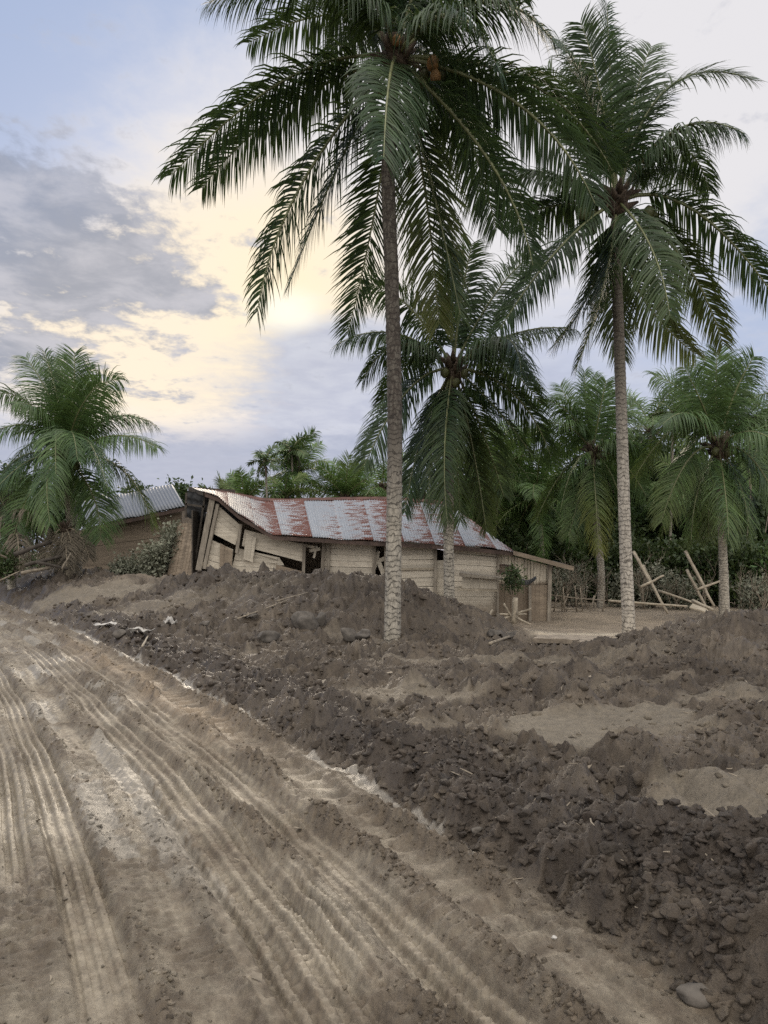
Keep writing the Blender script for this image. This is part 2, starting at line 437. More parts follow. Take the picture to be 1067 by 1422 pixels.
def terrain(x, y):
    """height, albedo, wetness"""
    x = np.asarray(x, np.float64); y = np.asarray(y, np.float64)
    s, t = road_st(x, y)
    s0 = s
    s = s + .10 * perlin(t * .55, t * 0 + 3.3, 5) + .05 * perlin(t * 1.9, t * 0 + 1.3, 6)
    # ---------------- road
    sw = s0 + .015 * perlin(t * .8, s0 * .5, 21)
    big = fbm(x * .45, y * .45, 3, 31)
    med = fbm(x * 2.1, y * 2.1, 4, 41)
    fine = fbm(x * 9, y * 9, 4, 51, .6)
    f1, f2 = worley(x * 11 + fine * .6, y * 11 + med, 61)
    crumb = np.clip(.42 - f1, 0, 1)
    zr = .03 * big + .024 * med + .006 * fine
    lightr = np.zeros_like(zr); smooth = np.zeros_like(zr)
    #        centre  half  depth  pattern  presence seed
    tracks = [(-1.20, .19, .050, 'rib', .95), (-.72, .15, .055, 'rib', .8), (-1.95, .14, .035, 'rib', .85), (-1.62, .13, .02, 'block', .6), (-.30, .17, .04, 'lug', .95),
              (-2.45, .16, .04, 'rib', .8), (-2.95, .2, .05, 'block', .8), (-.98, .10, .022, 'rib', .5), (-1.46, .12, .02, 'block', .5), (-2.2, .10, .02, 'rib', .45), (-.52, .12, .03, 'block', .5), (-3.6, .2, .05, 'rib', .8), (-4.3, .2, .04, 'rib', .7)]
    for i, (c, w, dep, pat, pres) in enumerate(tracks):
        q = sw - c - (.035 if i < 7 or i > 10 else .13) * perlin(t * .22, t * 0 + i * 7.7, 71 + i)
        a = np.clip(1 - np.abs(q) / w, 0, 1)
        core = sst(0, .35, a)
        on = sst(-.45, .0, perlin(t * .28, t * 0 + i * 3.1, 81 + i) + (pres - .62) * 1.6 + .25 * med)
        ridge = np.exp(-((np.abs(q) - w * 1.22) / (.055)) ** 2)
        zr = zr - .72 * dep * core * on + dep * .5 * ridge * on * (.35 + .75 * np.clip(fbm(x * 5, y * 5, 2, 90 + i) + .5, 0, 1.5))
        zr = zr * (1 - .0 * on)
        if pat == 'rib':
            tread = .017 * np.clip(np.cos(q / w * np.pi * (3.1 if i % 2 else 4.2)) * 2.6, -1, 1) + .0035 * np.sign(np.sin(t * 2 * np.pi / .055 + 2.2 * np.sign(np.cos(q / w * np.pi * 4.4))))
        elif pat == 'block':
            tread = .008 * np.cos(q / w * np.pi * 3) * np.sin(t * 2 * np.pi / .12)
        else:
            tread = .03 * np.abs(np.sin(t * np.pi / .21 + np.abs(q) * 5.)) ** 1.5 - .015
        zr = zr + tread * core * on * np.clip(.85 + 1.1 * fbm(x * 1.2, y * 1.2, 2, 140 + i), .1, 1.25)
        lightr = np.maximum(lightr, core * on * .55); smooth = np.maximum(smooth, core * on * (.35 if pat == 'lug' else 1.))
    cr = np.zeros_like(zr)                                   # rows of squeezed-up clods between the wheel paths
    for i, (c, w, am) in enumerate(((-.50, .07, 1.), (-.12, .06, .8), (-.95, .06, .6), (-1.43, .05, .4), (-1.78, .05, .35))):
        q = sw - c - .05 * perlin(t * .5, t * 0 + i * 4.4, 181 + i)
        cr = np.maximum(cr, am * np.exp(-(q / w) ** 2) * sst(-.35, .25, perlin(t * .7, t * 0 + i * 2.2, 191 + i)))
    zr = zr + cr * (.035 + .10 * np.abs(perlin(x * 8, y * 8, 195)) + .05 * np.abs(perlin(x * 19, y * 19, 196)))
    smooth = smooth * (1 - .8 * np.clip(cr * 1.5, 0, 1))
    broken = sst(.05, .4, fbm(x * .9, y * .9, 3, 151)) * (1 - .6 * smooth)
    bilr = np.abs(perlin(x * 6.5 + .3 * med, y * 6.5, 161)) * .030 + np.abs(perlin(x * 15, y * 15 + .4 * fine, 162)) * .018 + np.abs(perlin(x * 34, y * 34, 163)) * .008
    zr = zr + bilr * (1 - .85 * smooth) * np.clip(.55 + 1.1 * fbm(x * 1.6, y * 1.6, 3, 164), .12, 1.4)
    zr = zr + crumb * .055 * (.12 + .9 * broken) + .02 * broken * fine
    lump = np.clip(fbm(x * 4.5, y * 4.5, 3, 155) - .05, 0, 1)
    zr = zr + .035 * lump * (1 - smooth) * (1 - .5 * sst(-1.3, -2.2, s))
    lip = np.abs(perlin(sw * 3.2 + .5 * med, t * 11, 171)); lip2 = np.abs(perlin(sw * 7 + .5 * fine, t * 21, 172))
    zr = zr + (1 - .6 * smooth) * (.016 * (lip - .3) + .010 * (lip2 - .3)) * np.clip(.8 + 1.2 * perlin(x * 1.7, y * 1.7, 173), 0, 1.6)
    # ---------------- bank
    zb = rbf(x, y)
    dist = np.hypot(x, y)
    wx = x + .05 * med; wy = y + .05 * fbm(x * 2.1 + 50, y * 2.1, 3, 43)
    a2, b2 = worley(wx * 6.5 + fine * .35, wy * 6.5, 211); a3, b3 = worley(wx * 14 + fine * .5, wy * 14, 221)
    bx, by = x + .09 * fbm(x * 3.1, y * 3.1, 3, 261), y + .09 * fbm(x * 3.1 + 9, y * 3.1, 3, 271)
    bil = 0
    for kk_, (fq, am) in enumerate(((1.2, .20), (2.7, .15), (6.2, .085), (14.5, .046), (31., .022))):
        ang = .7 * kk_; rx, ry = bx * math.cos(ang) - by * math.sin(ang), bx * math.sin(ang) + by * math.cos(ang)
        bil = bil + 1.2 * am * (np.abs(perlin(rx * fq + 3.7 * kk_, ry * fq, 281 + kk_)) ** 1.1 - .22) * (1 if kk_ < 2 else np.clip(.75 + 1.1 * perlin(rx * fq * .22, ry * fq * .22, 291 + kk_), .15, 1.6))
    lumps = bil - .03 + .03 * np.clip(.62 - a2, 0, 1) + .02 * np.clip(.6 - a3, 0, 1) + .015 * fine
    rough_amp = .95 + .75 * np.clip(fbm(x * .5, y * .5, 3, 231) + .25, 0, 1)
    flat = np.zeros_like(zb)
    for (px, py, hw, hd, z, am) in _FLAT:
        gx, gy = pxg(px, py, z)
        r = np.hypot((x - gx) / hw, (y - gy) / hd) + .45 * med + .1 * fine
        flat = np.maximum(flat, am * sst(1.1, .75, r))
    berm = np.exp(-((s - .62 - .12 * big) / .42) ** 2)
    bermamp = .20 + .16 * perlin(t * .45, t * 0 + 8.8, 241)
    near = sst(24, 3, dist)
    zb = zb + berm * bermamp * (.4 + .6 * near) * sst(30, 8, dist)
    mound = sst(.35, .9, zb)
    yard = sst(2.6, 4.2, x + .05 * (y - 16)) * sst(15.2, 16.6, y + .5 * med) * sst(.12, -.08, zb - .05 * med)
    far = sst(20.5, 23, y) * sst(-9, -6, x)
    quiet = np.maximum(yard, far)
    ridges = np.clip(.5 - np.abs(fbm(x * .85, y * .85, 3, 251)) * 2.2, 0, 1)
    amp = rough_amp * (1 - .9 * flat) * (1 - .93 * quiet)
    zb = zb + lumps * amp * (1 + .35 * mound) - .01 * amp + .14 * (ridges - .2) * (1 - quiet) * (1 - flat) * sst(.5, 1.6, s)
    zb = zb + .03 * med * (1 - quiet * .6) + .008 * fine + .012 * np.abs(perlin(x * 17, y * 17, 295)) * (1 - quiet)
    # slumped folds in the two smooth faces at the right
    fx, fy = pxg(995, 1090, .1)
    fold = np.exp(-((x - fx) / .55) ** 2 - ((y - fy) / .4) ** 2)
    zb = zb + fold * .07 * np.cos((x - fx) * 2 * np.pi / .42)
    # ---------------- join
    k = sst(-.03, .22, s)
    z = zr * (1 - k) + zb * k
    strip = np.exp(-((s + .0) / .10) ** 2)                      # slurry gutter between road and bank
    z = z - .035 * strip
    z = np.where(s < -6, z * sst(-9, -6, s) - .3 * sst(-6, -12, s), z)
    edge = np.maximum(sst(48, 57, y), sst(.78, .84, np.abs(x) / np.maximum(y, 30)))
    edge = np.maximum(edge, 0)
    z = z * (1 - edge) - 1.1 * edge
    # ---------------- colours (what the mud itself is like: dry tan, ochre, dark wet clay; gutter paled by reflected sky)
    tan = np.array([.222, .19, .142]); dark = np.array([.046, .0345, .025]); clay = np.array([.112, .088, .062]); pale = np.array([.255, .23, .192]); ochre = np.array([.25, .19, .128])
    streak = fbm(sw * 9, t * .9, 4, 351, .6); speck = fbm(sw * 26, t * 11, 3, 352, .6)
    n0 = fbm(x * .7, y * .7, 4, 301); n1 = fbm(x * 3.2, y * 3.2, 4, 311)
    ka = np.clip(.46 + .3 * lightr + .5 * n0 + .4 * n1 + .8 * streak + .75 * speck - .5 * broken - .35 * np.clip(lump * 3, 0, 1) - .5 * cr + .25 * sst(-1.2, -2.6, s) - .30 * sst(-.9, -.25, s), 0, 1)[..., None]
    road = clay * 1.05 * (1 - ka) + tan * ka
    oc = (np.exp(-((s + .42) / .22) ** 2) * sst(5.5, 8, y) * sst(16, 12, y) * sst(-.3, .2, n1 + .2))[..., None]
    road = road * (1 - .75 * oc) + ochre * .75 * oc
    # pale slurry lying in the ruts
    sl = np.zeros_like(s)
    for (c, w, t0, ph) in ((-.70, .10, 0, 1), (-1.0, .09, 3, 2), (-1.42, .13, 9, 3), (-1.72, .10, 5, 4)):
        sl = np.maximum(sl, np.exp(-((sw - c - .04 * n1) / w) ** 2) * sst(.12, .38, perlin(t * .42, t * 0 + ph * 5.1, 321 + ph) + .35 * n1))
    gut = np.exp(-((s - .0 + .07 * n1) / (.075)) ** 2) * sst(-.28, .25, perlin(t * .6, t * 0 + 2.2, 331) + .6 * n1 + .35 * sst(2, 9, y)) * sst(30, 18, y) * sst(2.5, 5.5, y)
    sl = sst(.33, .5, sl + .3 * speck) * sst(3.2, 4.6, y + n1); gut = sst(.40, .52, gut + .35 * speck)
    road = road * (1 - .8 * sl[..., None]) + pale * .8 * sl[..., None]
    kb = np.clip(.44 - .3 * berm - .3 * mound + .5 * n0 + .6 * n1 + .5 * fine + 1.1 * flat - .3 * berm, 0, 1)[..., None]
    bank = dark * (1 - kb) + clay * kb
    fl = np.clip(flat * 1.0 + .0, 0, 1)[..., None]
    bank = bank * (1 - fl * .75) + (tan * .68 + .0) * fl * .75
    wethi = sst(.35, .6, fbm(x * 1.3, y * 1.3, 4, 341)) * (1 - mound) * (1 - berm)
    bank = bank * (1 - .35 * wethi[..., None]) + np.array([.16, .137, .11]) * .35 * wethi[..., None]
    qt = quiet[..., None]
    bank = bank * (1 - qt) + np.array([.235, .19, .14]) * (1 + .5 * n0[..., None]) * qt
    slab = (sst(3.0, 3.6, x + .2 * n1) * sst(15.6, 16.3, y + .4 * n1) * sst(20.6, 19.0, y + .6 * n0) * yard)[..., None]
    bank = bank * (1 - slab) + np.array([.48, .41, .31]) * slab
    kk = sst(-.02, .12, s + .05 * n1)[..., None]
    alb = road * (1 - kk) + bank * kk
    alb = alb * (1 - gut[..., None] * .85) + pale * .95 * gut[..., None] * .85  # gutter slurry, its sky reflection put in as pale colour
    smo = smooth * (1 - kk[..., 0]) + .6 * flat * kk[..., 0]
    wet = np.clip(.14 + .02 * sl + .45 * gut + kk[..., 0] * (1 - flat) * (1 - quiet) * np.clip(.18 + .5 * n0 + .2 * berm, 0, .42) + (1 - kk[..., 0]) * np.clip(.04 + .7 * n0 + .35 * streak, 0, .24) + .25 * np.clip(n0 + .2, 0, 1) * (1 - kk[..., 0]) + .35 * flat * kk[..., 0] * .3 + .3 * wethi, 0, 1)
    z = z - .012 * sl * (fine + 1)
    return z, np.clip(alb, .01, .9), wet, s, smo, cr


def gz(x, y):
    return float(terrain(np.array([x]), np.array([y]))[0][0])


_ds = np.exp(np.linspace(np.log(2.2), np.log(60), 1500))


def ground_px(px, py):
    """first terrain point along the line of sight through a photo pixel"""
    x = (px - CX) / F * _ds; zl = EYE + (HOR - py) / F * _ds
    z = terrain(x, _ds)[0]
    i = np.argmax(zl <= z)
    if zl[i] > z[i]: i = len(_ds) - 1
    return np.array([x[i], _ds[i], z[i]])


# ------------------------------------------------------------------ ground meshes
def build_ground():
    ys = 1.35 * np.exp(np.arange(0, 1060) * .00362)
    us = np.concatenate([np.linspace(-4, -.86, 40)[:-1], np.linspace(-.86, -.56, 40)[:-1], np.linspace(-.56, .56, 700), np.linspace(.56, .86, 40)[1:], np.linspace(.86, 4, 60)[1:]])
    Y, U = np.meshgrid(ys, us, indexing='ij'); X = Y * U
    by = np.arange(-10, 1.36, .09); by = np.concatenate([by, [1.35]]); bx = np.arange(-8, 9, .09)
    BY, BX = np.meshgrid(by, bx, indexing='ij')
    parts = []
    V = []; Fc = []; A = []; W = []; S = []; SM = []
    base = 0
    for (gx, gy) in ((X, Y), (BX, BY)):
        n, m = gx.shape
        z, alb, wet, s, smo, cr = terrain(gx.ravel(), gy.ravel())
        V.append(np.stack([gx.ravel(), gy.ravel(), z], 1)); A.append(alb); W.append(wet); S.append(s); SM.append(smo)
        i = np.arange(n * m).reshape(n, m)
        Fc.append(np.stack([i[:-1, :-1], i[:-1, 1:], i[1:, 1:], i[1:, :-1]], -1).reshape(-1, 4) + base); base += n * m
    V = np.concatenate(V); A = np.concatenate(A); W = np.concatenate(W); S = np.concatenate(S); SM = np.concatenate(SM); Fc = np.concatenate(Fc)
    c = V[Fc].mean(1); sc = S[Fc].mean(1)
    yb = np.interp(c[:, 0], [-14, -8, -5.5, 0, 2.2, 4, 6, 9, 14], [28, 24, 21.5, 20.5, 19, 17., 17.1, 17.2, 18])
    road = (sc <= .0) & (sc > -8)
    bank = (sc > .0) & (c[:, 1] < yb) & (np.abs(c[:, 0]) < 16)
    rest = ~(road | bank)
    for nm, mk, lab in (('road', road, 'churned grey brown mud road with tyre tracks'), ('mud_bank', bank, 'dark clodded mud bank heaped beside the road'),
                        ('yard', rest, 'flat silted yard behind the mud bank')):
        ff = Fc[mk]; u, inv = np.unique(ff, return_inverse=True)
        o = np_mesh(nm, V[u], inv.reshape(-1, 4), M['mud'], None, {'alb': A[u], 'wet': W[u], 'smo': SM[u]}, None, True)
        tag(o, lab, 'ground', kind='structure')
    # country beyond, out to the horizon
    N = 40; g = np.linspace(-1, 1, N); g = np.sign(g) * np.abs(g) ** 2.2 * 1500
    gy, gx = np.meshgrid(g, g, indexing='ij')
    i = np.arange(N * N).reshape(N, N)
    ff = np.stack([i[:-1, :-1], i[:-1, 1:], i[1:, 1:], i[1:, :-1]], -1).reshape(-1, 4)
    v = np.stack([gx.ravel(), gy.ravel() + 20, np.full(N * N, -1.0)], 1)
    o = np_mesh('ground', v, ff, M['mud'], None, {'alb': np.tile([[.11, .10, .065]], (N * N, 1)), 'wet': np.zeros(N * N)})
    tag(o, 'open muddy ground reaching to the horizon', 'ground', kind='structure')


def norm(a): return a / (np.linalg.norm(a, axis=-1, keepdims=True) + 1e-9)


def ico(sub=2):
    import bmesh
    bm = bmesh.new(); bmesh.ops.create_icosphere(bm, subdivisions=sub, radius=1)
    bm.verts.ensure_lookup_table()
    v = np.array([q.co[:] for q in bm.verts]); f = np.array([[w.index for w in q.verts] for q in bm.faces]); bm.free()
    return v, f


ICO2 = ico(2); ICO3 = ico(3)


def lump_shape(v, rng, amp=.3):
    out = v.copy()
    for _ in range(9):
        d = rng.normal(size=3); d /= np.linalg.norm(d)
        out *= (1 + amp * .42 * np.sin(v @ d * rng.uniform(1.5, 4.5) + rng.uniform(0, 6)))[:, None]
    return out


def build_clods():
    rng = np.random.default_rng(5)
    shapes = []
    for hi in (False, True):
        for _ in range(16):
            v = lump_shape((ICO3 if hi else ICO2)[0], rng, .34)
            for _ in range(9):
                dn = norm(rng.normal(size=3)); ex = np.clip(v @ dn - rng.uniform(.45, .8), 0, None); v = v - ex[:, None] * dn
            v = v * (1 + rng.uniform(-.10, .10, (len(v), 1))) * 1.2
            shapes.append(v)
    pts = []
    # candidates thrown over the bank, thicker on the crumbled berm, and a few crumbs on the road
    n = 260000
    y = np.exp(rng.uniform(np.log(2.2), np.log(20), n)); x = y * rng.uniform(-.62, .62, n)
    z, alb, wet, s, smo, cr = terrain(x, y)
    dens = np.where(s > .05, .13 + .17 * np.exp(-((s - .6) / .5) ** 2), np.where(s > -3.2, .02 + .55 * cr, 0.))
    cl = fbm(x * 1.1, y * 1.1, 3, 401)
    dens = dens * np.clip(.75 + 1.2 * cl, 0.15, 1.5)
    sky = (x + .05 * (y - 16) > 2.6) & (y > 15.8)
    light = alb.mean(1) > .15
    dens = np.where(sky | (light & (s > 0)), dens * .04, dens)
    dens = dens * np.where(s > 0, np.clip(1 - 1.6 * smo, 0, 1), 1 - .8 * smo)
    keep = rng.random(n) < dens
    x, y, z, s, alb = x[keep], y[keep], z[keep], s[keep], alb[keep]
    Vs = []; Fs = []; As = []; b = 0
    for i in range(len(x)):
        sz = (.0055 + .026 * rng.random() ** 3.4) * (.8 + .075 * y[i]) if s[i] > 0 else (.005 + .010 * rng.random() ** 2) * (.8 + .06 * y[i])
        if s[i] > 0 and rng.random() < .02: sz *= 1.8
        hi = sz > .022 and y[i] < 7; sh = shapes[rng.integers(16) + 16 * hi]
        a = rng.uniform(0, 6.28); ca, sa = math.cos(a), math.sin(a)
        q = sh * np.array([1, rng.uniform(.7, 1.2), rng.uniform(.55, .95)]) * sz
        q = np.stack([q[:, 0] * ca - q[:, 1] * sa, q[:, 0] * sa + q[:, 1] * ca, q[:, 2]], 1) + np.array([x[i], y[i], z[i] - sz * .05])
        Vs.append(q); Fs.append((ICO3 if hi else ICO2)[1] + b); b += len(q); As.append(np.tile(alb[i] * rng.uniform(.65, 1.3), (len(q), 1)))
    o = np_mesh('mud', np.concatenate(Vs), np.concatenate(Fs), M['mud'], None, {'alb': np.concatenate(As), 'wet': np.full(b, .25)}, None, True)
    tag(o, 'loose crumbled mud clods strewn over bank and road', 'mud clods', kind='stuff')


def build_litter():
    rng = np.random.default_rng(15); mb = MB(); n = 0
    while n < 170:
        y = math.exp(rng.uniform(math.log(2.6), math.log(17))); x = y * rng.uniform(-.55, .55)
        z, _, _, s_, _, _ = terrain(np.array([x]), np.array([y]))
        if s_[0] < (.1 if rng.random() < .85 else -2.5): continue
        n += 1; a = rng.uniform(0, 6.28); L = rng.uniform(.03, .12) * (.7 + .08 * y); e = rng.uniform(-.1, .45)
        p = np.array([x, y, z[0] + .012]); d = np.array([math.cos(a), math.sin(a), e]); k = np.array([-math.sin(a), math.cos(a), .2]) * L * rng.uniform(-.2, .2)
        if rng.random() < .7: mb.tube([p - d * L * .5, p + k, p + d * L * .5], [.003 + .002 * rng.random()] * 2 + [.002], 5)
        else: mb.poly([p - d * L * .35, p + k * 2 + Z * .01, p + d * L * .35 + Z * .01, p - k * 2 + Z * .004])
    o = mb.build('litter', M['twig']); tag(o, 'small twigs, roots and leaf scraps strewn over the mud bank', 'litter', kind='stuff')


build_ground()
build_clods()
build_litter()

# ------------------------------------------------------------------ palms


def norm(a): return a / (np.linalg.norm(a, axis=-1, keepdims=True) + 1e-9)


def frond(parent, pts, leaf=.95, nl=78, width=.046, droop=.38, roll=None, yel=0., rng=RNG, mats=None, t0=.13, ragged=.08, fwd0=.42, rr=.028):
    pts = np.asarray(pts, float)
    seg = np.concatenate([[0], np.cumsum(np.linalg.norm(np.diff(pts, axis=0), axis=1))]); L = seg[-1]; seg /= L
    P = lambda t: np.stack([np.interp(t, seg, pts[:, k]) for k in range(3)], -1)
    ch = pts[-1] - pts[0]; hz = np.array([ch[0], ch[1], 0]); 
    if np.linalg.norm(hz) < .15: hz = np.array([rng.normal(), rng.normal(), 0])
    hz = norm(hz); S0 = np.array([hz[1], -hz[0], 0])
    steep = abs(ch[2]) / (np.linalg.norm(ch) + 1e-6)
    if roll is None: roll = rng.uniform(-.5, .5) if steep < .55 else rng.choice((-1, 1)) * rng.uniform(.35, .9)
    t = np.linspace(t0, .992, nl)
    V = []; Fq = []; Y = []; RN = []
    b = 0
    for sg in (-1, 1):
        tt = np.clip(t + rng.normal(0, .7 / nl, nl), t0, .995)
        gp = np.sin(tt * rng.uniform(9, 23) + rng.uniform(0, 6)) * np.sin(tt * rng.uniform(20, 50) + rng.uniform(0, 6))
        keep = rng.random(nl) > ragged + .35 * (gp > .7)
        tt = tt[keep]; n = len(tt)
        p = P(tt); T = norm(P(np.minimum(tt + .03, 1.)) - P(np.maximum(tt - .03, 0)))
        N = norm(np.cross(np.broadcast_to(S0, T.shape), T)); N = np.where((N[:, 2:] < 0) & (np.abs(T[:, 2:]) < .75), -N, N)
        S = norm(np.cross(T, N)); S = np.where(((S @ S0) < 0)[:, None], -S, S)
        ang = (roll * (.5 + tt))[:, None]
        S, N = S * np.cos(ang) + N * np.sin(ang), N * np.cos(ang) - S * np.sin(ang)
        fwd = (fwd0 + .75 * tt ** 2 + rng.normal(0, .10, n))[:, None]
        D = norm(T * fwd + sg * S + N * (.16 + rng.normal(0, .17, n))[:, None])
        prof = np.interp(tt, [0, .15, .4, .7, .9, 1], [.55, .8, 1., .86, .58, .36]) * leaf * rng.uniform(.76, 1.12, n)
        K = 4; q = p.copy(); wv = norm(T - (T * D).sum(-1, keepdims=True) * D)
        rows = []
        wprof = [.55, 1., .85, .5, .04]
        gd = (droop * rng.uniform(.6, 1.5, n) * np.interp(tt, [0, .5, 1], [1.15, 1., .75]) * (.3 + .7 * np.hypot(T[:, 0], T[:, 1]) ** 1.5))[:, None]
        for k in range(K + 1):
            hw = (width * .5 * wprof[k] * np.interp(tt, [0, .5, 1], [1, 1, .7]))[:, None]
            rows.append(np.stack([q - wv * hw, q + wv * hw], 1))
            D = norm(D - Z * gd * (.45 + .35 * k))
            wv = norm(wv - (wv * D).sum(-1, keepdims=True) * D)
            q = q + D * (prof / K)[:, None]
        A = np.stack(rows, 1).reshape(n, 2 * (K + 1), 3)
        V.append(A.reshape(-1, 3))
        i0 = b + np.arange(n)[:, None, None] * 2 * (K + 1) + np.arange(K)[None, :, None] * 2 + np.array([0, 1, 3, 2])[None, None]
        Fq.append(i0.reshape(-1, 4)); b += n * 2 * (K + 1)
        yy = np.clip(yel * (tt[:, None] * 1.1 - .25 + .5 * np.repeat(np.linspace(0, 1, K + 1), 2)[None]) + rng.normal(0, .04, (n, 1)), 0, 1)
        Y.append(yy.ravel()); RN.append(np.repeat(rng.random(n), 2 * (K + 1)))
    # stalk
    K = 14; tt = np.linspace(0, .99, K); p = P(tt); T = norm(P(np.minimum(tt + .03, 1.)) - P(np.maximum(tt - .03, 0)))
    a = norm(np.cross(T, S0 + .01)); c = np.cross(T, a); r = rr * (1 - tt) ** .8 + .005
    ring = np.stack([p + (a * math.cos(w) + c * math.sin(w)) * (r * (1.5 if j % 3 == 0 else 1))[:, None] for j, w in enumerate(np.linspace(0, 2 * np.pi, 6)[:-1])], 1)
    V.append(ring.reshape(-1, 3)); i = np.arange(K * 5).reshape(K, 5) + b
    Fs = np.stack([i[:-1], np.roll(i, -1, 1)[:-1], np.roll(i, -1, 1)[1:], i[1:]], -1).reshape(-1, 4)
    nf = sum(len(q) for q in Fq); Fq.append(Fs)
    Y.append(np.full(K * 5, yel)); RN.append(np.full(K * 5, .5))
    mi = np.zeros(nf + len(Fs), int); mi[nf:] = 1
    return np_mesh('frond', np.concatenate(V), np.concatenate(Fq), mats or [M['palm'], M['rachis']], parent,
                   {'yel': np.concatenate(Y), 'rnd': np.concatenate(RN)}, mi, True)


def bez(p0, m, p2, k=14):
    c = 2 * m - .5 * (p0 + p2); t = np.linspace(0, 1, k)[:, None]
    return (1 - t) ** 2 * p0 + 2 * t * (1 - t) * c + t * t * p2


def trunk_mesh(parent, pts, rad, mat, n=14, rng=random):
    """tapered stem with ring scars"""
    pts = np.asarray(pts, float); rad = np.asarray(rad, float)
    seg = np.concatenate([[0], np.cumsum(np.linalg.norm(np.diff(pts, axis=0), axis=1))]); L = seg[-1]
    K = max(30, int(L / .055)); tt = np.linspace(0, L, K)
    # smooth path
    p = np.stack([np.interp(tt, seg, pts[:, k]) for k in range(3)], -1)
    for _ in range(2):
        w = max(3, K // 9) | 1; h = w // 2
        pp = np.concatenate([p[:1] + (p[0] - p[1:h + 1][::-1]), p, p[-1:] + (p[-1] - p[-h - 1:-1][::-1])])
        p = np.stack([np.convolve(pp[:, k], np.ones(w) / w, 'valid') for k in range(3)], -1)
    r = np.interp(tt, seg, rad) * (1 + .022 * np.where(np.arange(K) % 2 == 0, 1, -1) + RNG.normal(0, .012, K))
    mb = MB(); mb.tube(p, r, n, wob=.05)
    mb.f = mb.f; o = mb.build('trunk', mat, parent, True); return o


def nut(parent, p, r, mat):
    v = lump_shape(ICO2[0], RNG, .08) * np.array([1, 1, 1.22]) * r + p
    return np_mesh('coconut', v, ICO2[1], mat, parent, None, None, True)


def heart(parent, c, r, h):
    """fibrous bases of the leaf stalks at the top of the stem"""
    mb = MB()
    for k in range(16):
        a = k * 2.4; e = RNG.uniform(.3, 1.2)
        p0 = c + np.array([math.cos(a) * r * .4, math.sin(a) * r * .4, -h * .5 + h * .05 * k])
        d = np.array([math.cos(a) * math.cos(e), math.sin(a) * math.cos(e), math.sin(e)])
        mb.tube([p0, p0 + d * h * .5 + Z * .03, p0 + d * h * 1.0], [r * .42, r * .34, r * .12], 6)
    mb.tube([c - Z * h * .7, c - Z * h * .1, c + Z * h * .6], [r * .85, r * 1.1, r * .5], 10, wob=.2)
    for k in range(10):   # dry flower sheaths and strings
        a = RNG.uniform(0, 6.28); p0 = c + np.array([math.cos(a) * r, math.sin(a) * r, -.1])
        mb.tube([p0, p0 + np.array([math.cos(a) * .25, math.sin(a) * .25, -.1]), p0 + np.array([math.cos(a) * .35, math.sin(a) * .35, -.5 - .3 * RNG.random()])], [.014, .012, .004], 4)
    return mb.build('crown_heart', M['fibre'], parent, True)


def palm(label, base, d, tr, rad, crown, fr, group, nl=78, leaf=.95, width=.046, nuts=(), bark='bark', mats=None, heart_r=.2, base_z=None, fcolour=0., droop=.6):
    """tr: photo pixels up the stem, crown: pixel of the crown centre, fr: fronds (mid px, tip px, tip depth offset[, yellowing])"""
    b = at(base[0], base[1], d)
    if base_z is not None: b[2] = base_z
    root = empty('coconut_palm', b, label, 'palm tree', group)
    path = [b - Z * .35] + [at(q[0], q[1], d) for q in tr] + [at(crown[0], crown[1] + 4, d)]
    path[0][2] = b[2] - .35
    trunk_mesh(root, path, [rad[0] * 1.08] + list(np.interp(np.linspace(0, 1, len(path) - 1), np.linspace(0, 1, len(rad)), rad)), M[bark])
    c = at(crown[0], crown[1], d)
    heart(root, c, heart_r, heart_r * 2.1)
    for f in fr:
        m_, t_, dz = f[0], f[1], f[2]; y = f[3] if len(f) > 3 else fcolour; dp = f[4] if len(f) > 4 else droop; rl = f[5] if len(f) > 5 else None
        P2 = at(t_[0], t_[1], d + dz); Mm = at(m_[0], m_[1], d + dz * .6)
        dirn = norm(Mm - c)
        P0 = c + dirn * heart_r * .5 + Z * .05
        frond(root, bez(P0, Mm, P2), leaf * RNG.uniform(.92, 1.1), nl, width, dp * RNG.uniform(.8, 1.2), rl, yel=y, mats=mats, rr=.028 if mats is None or mats[0] is not M['palm_dead'] else .012)
    for (q, z, r, g) in nuts:
        nut(root, at(q[0], q[1], d) + np.array([0, z, 0]), r, M['nut_green' if g else 'nut'])
    return root


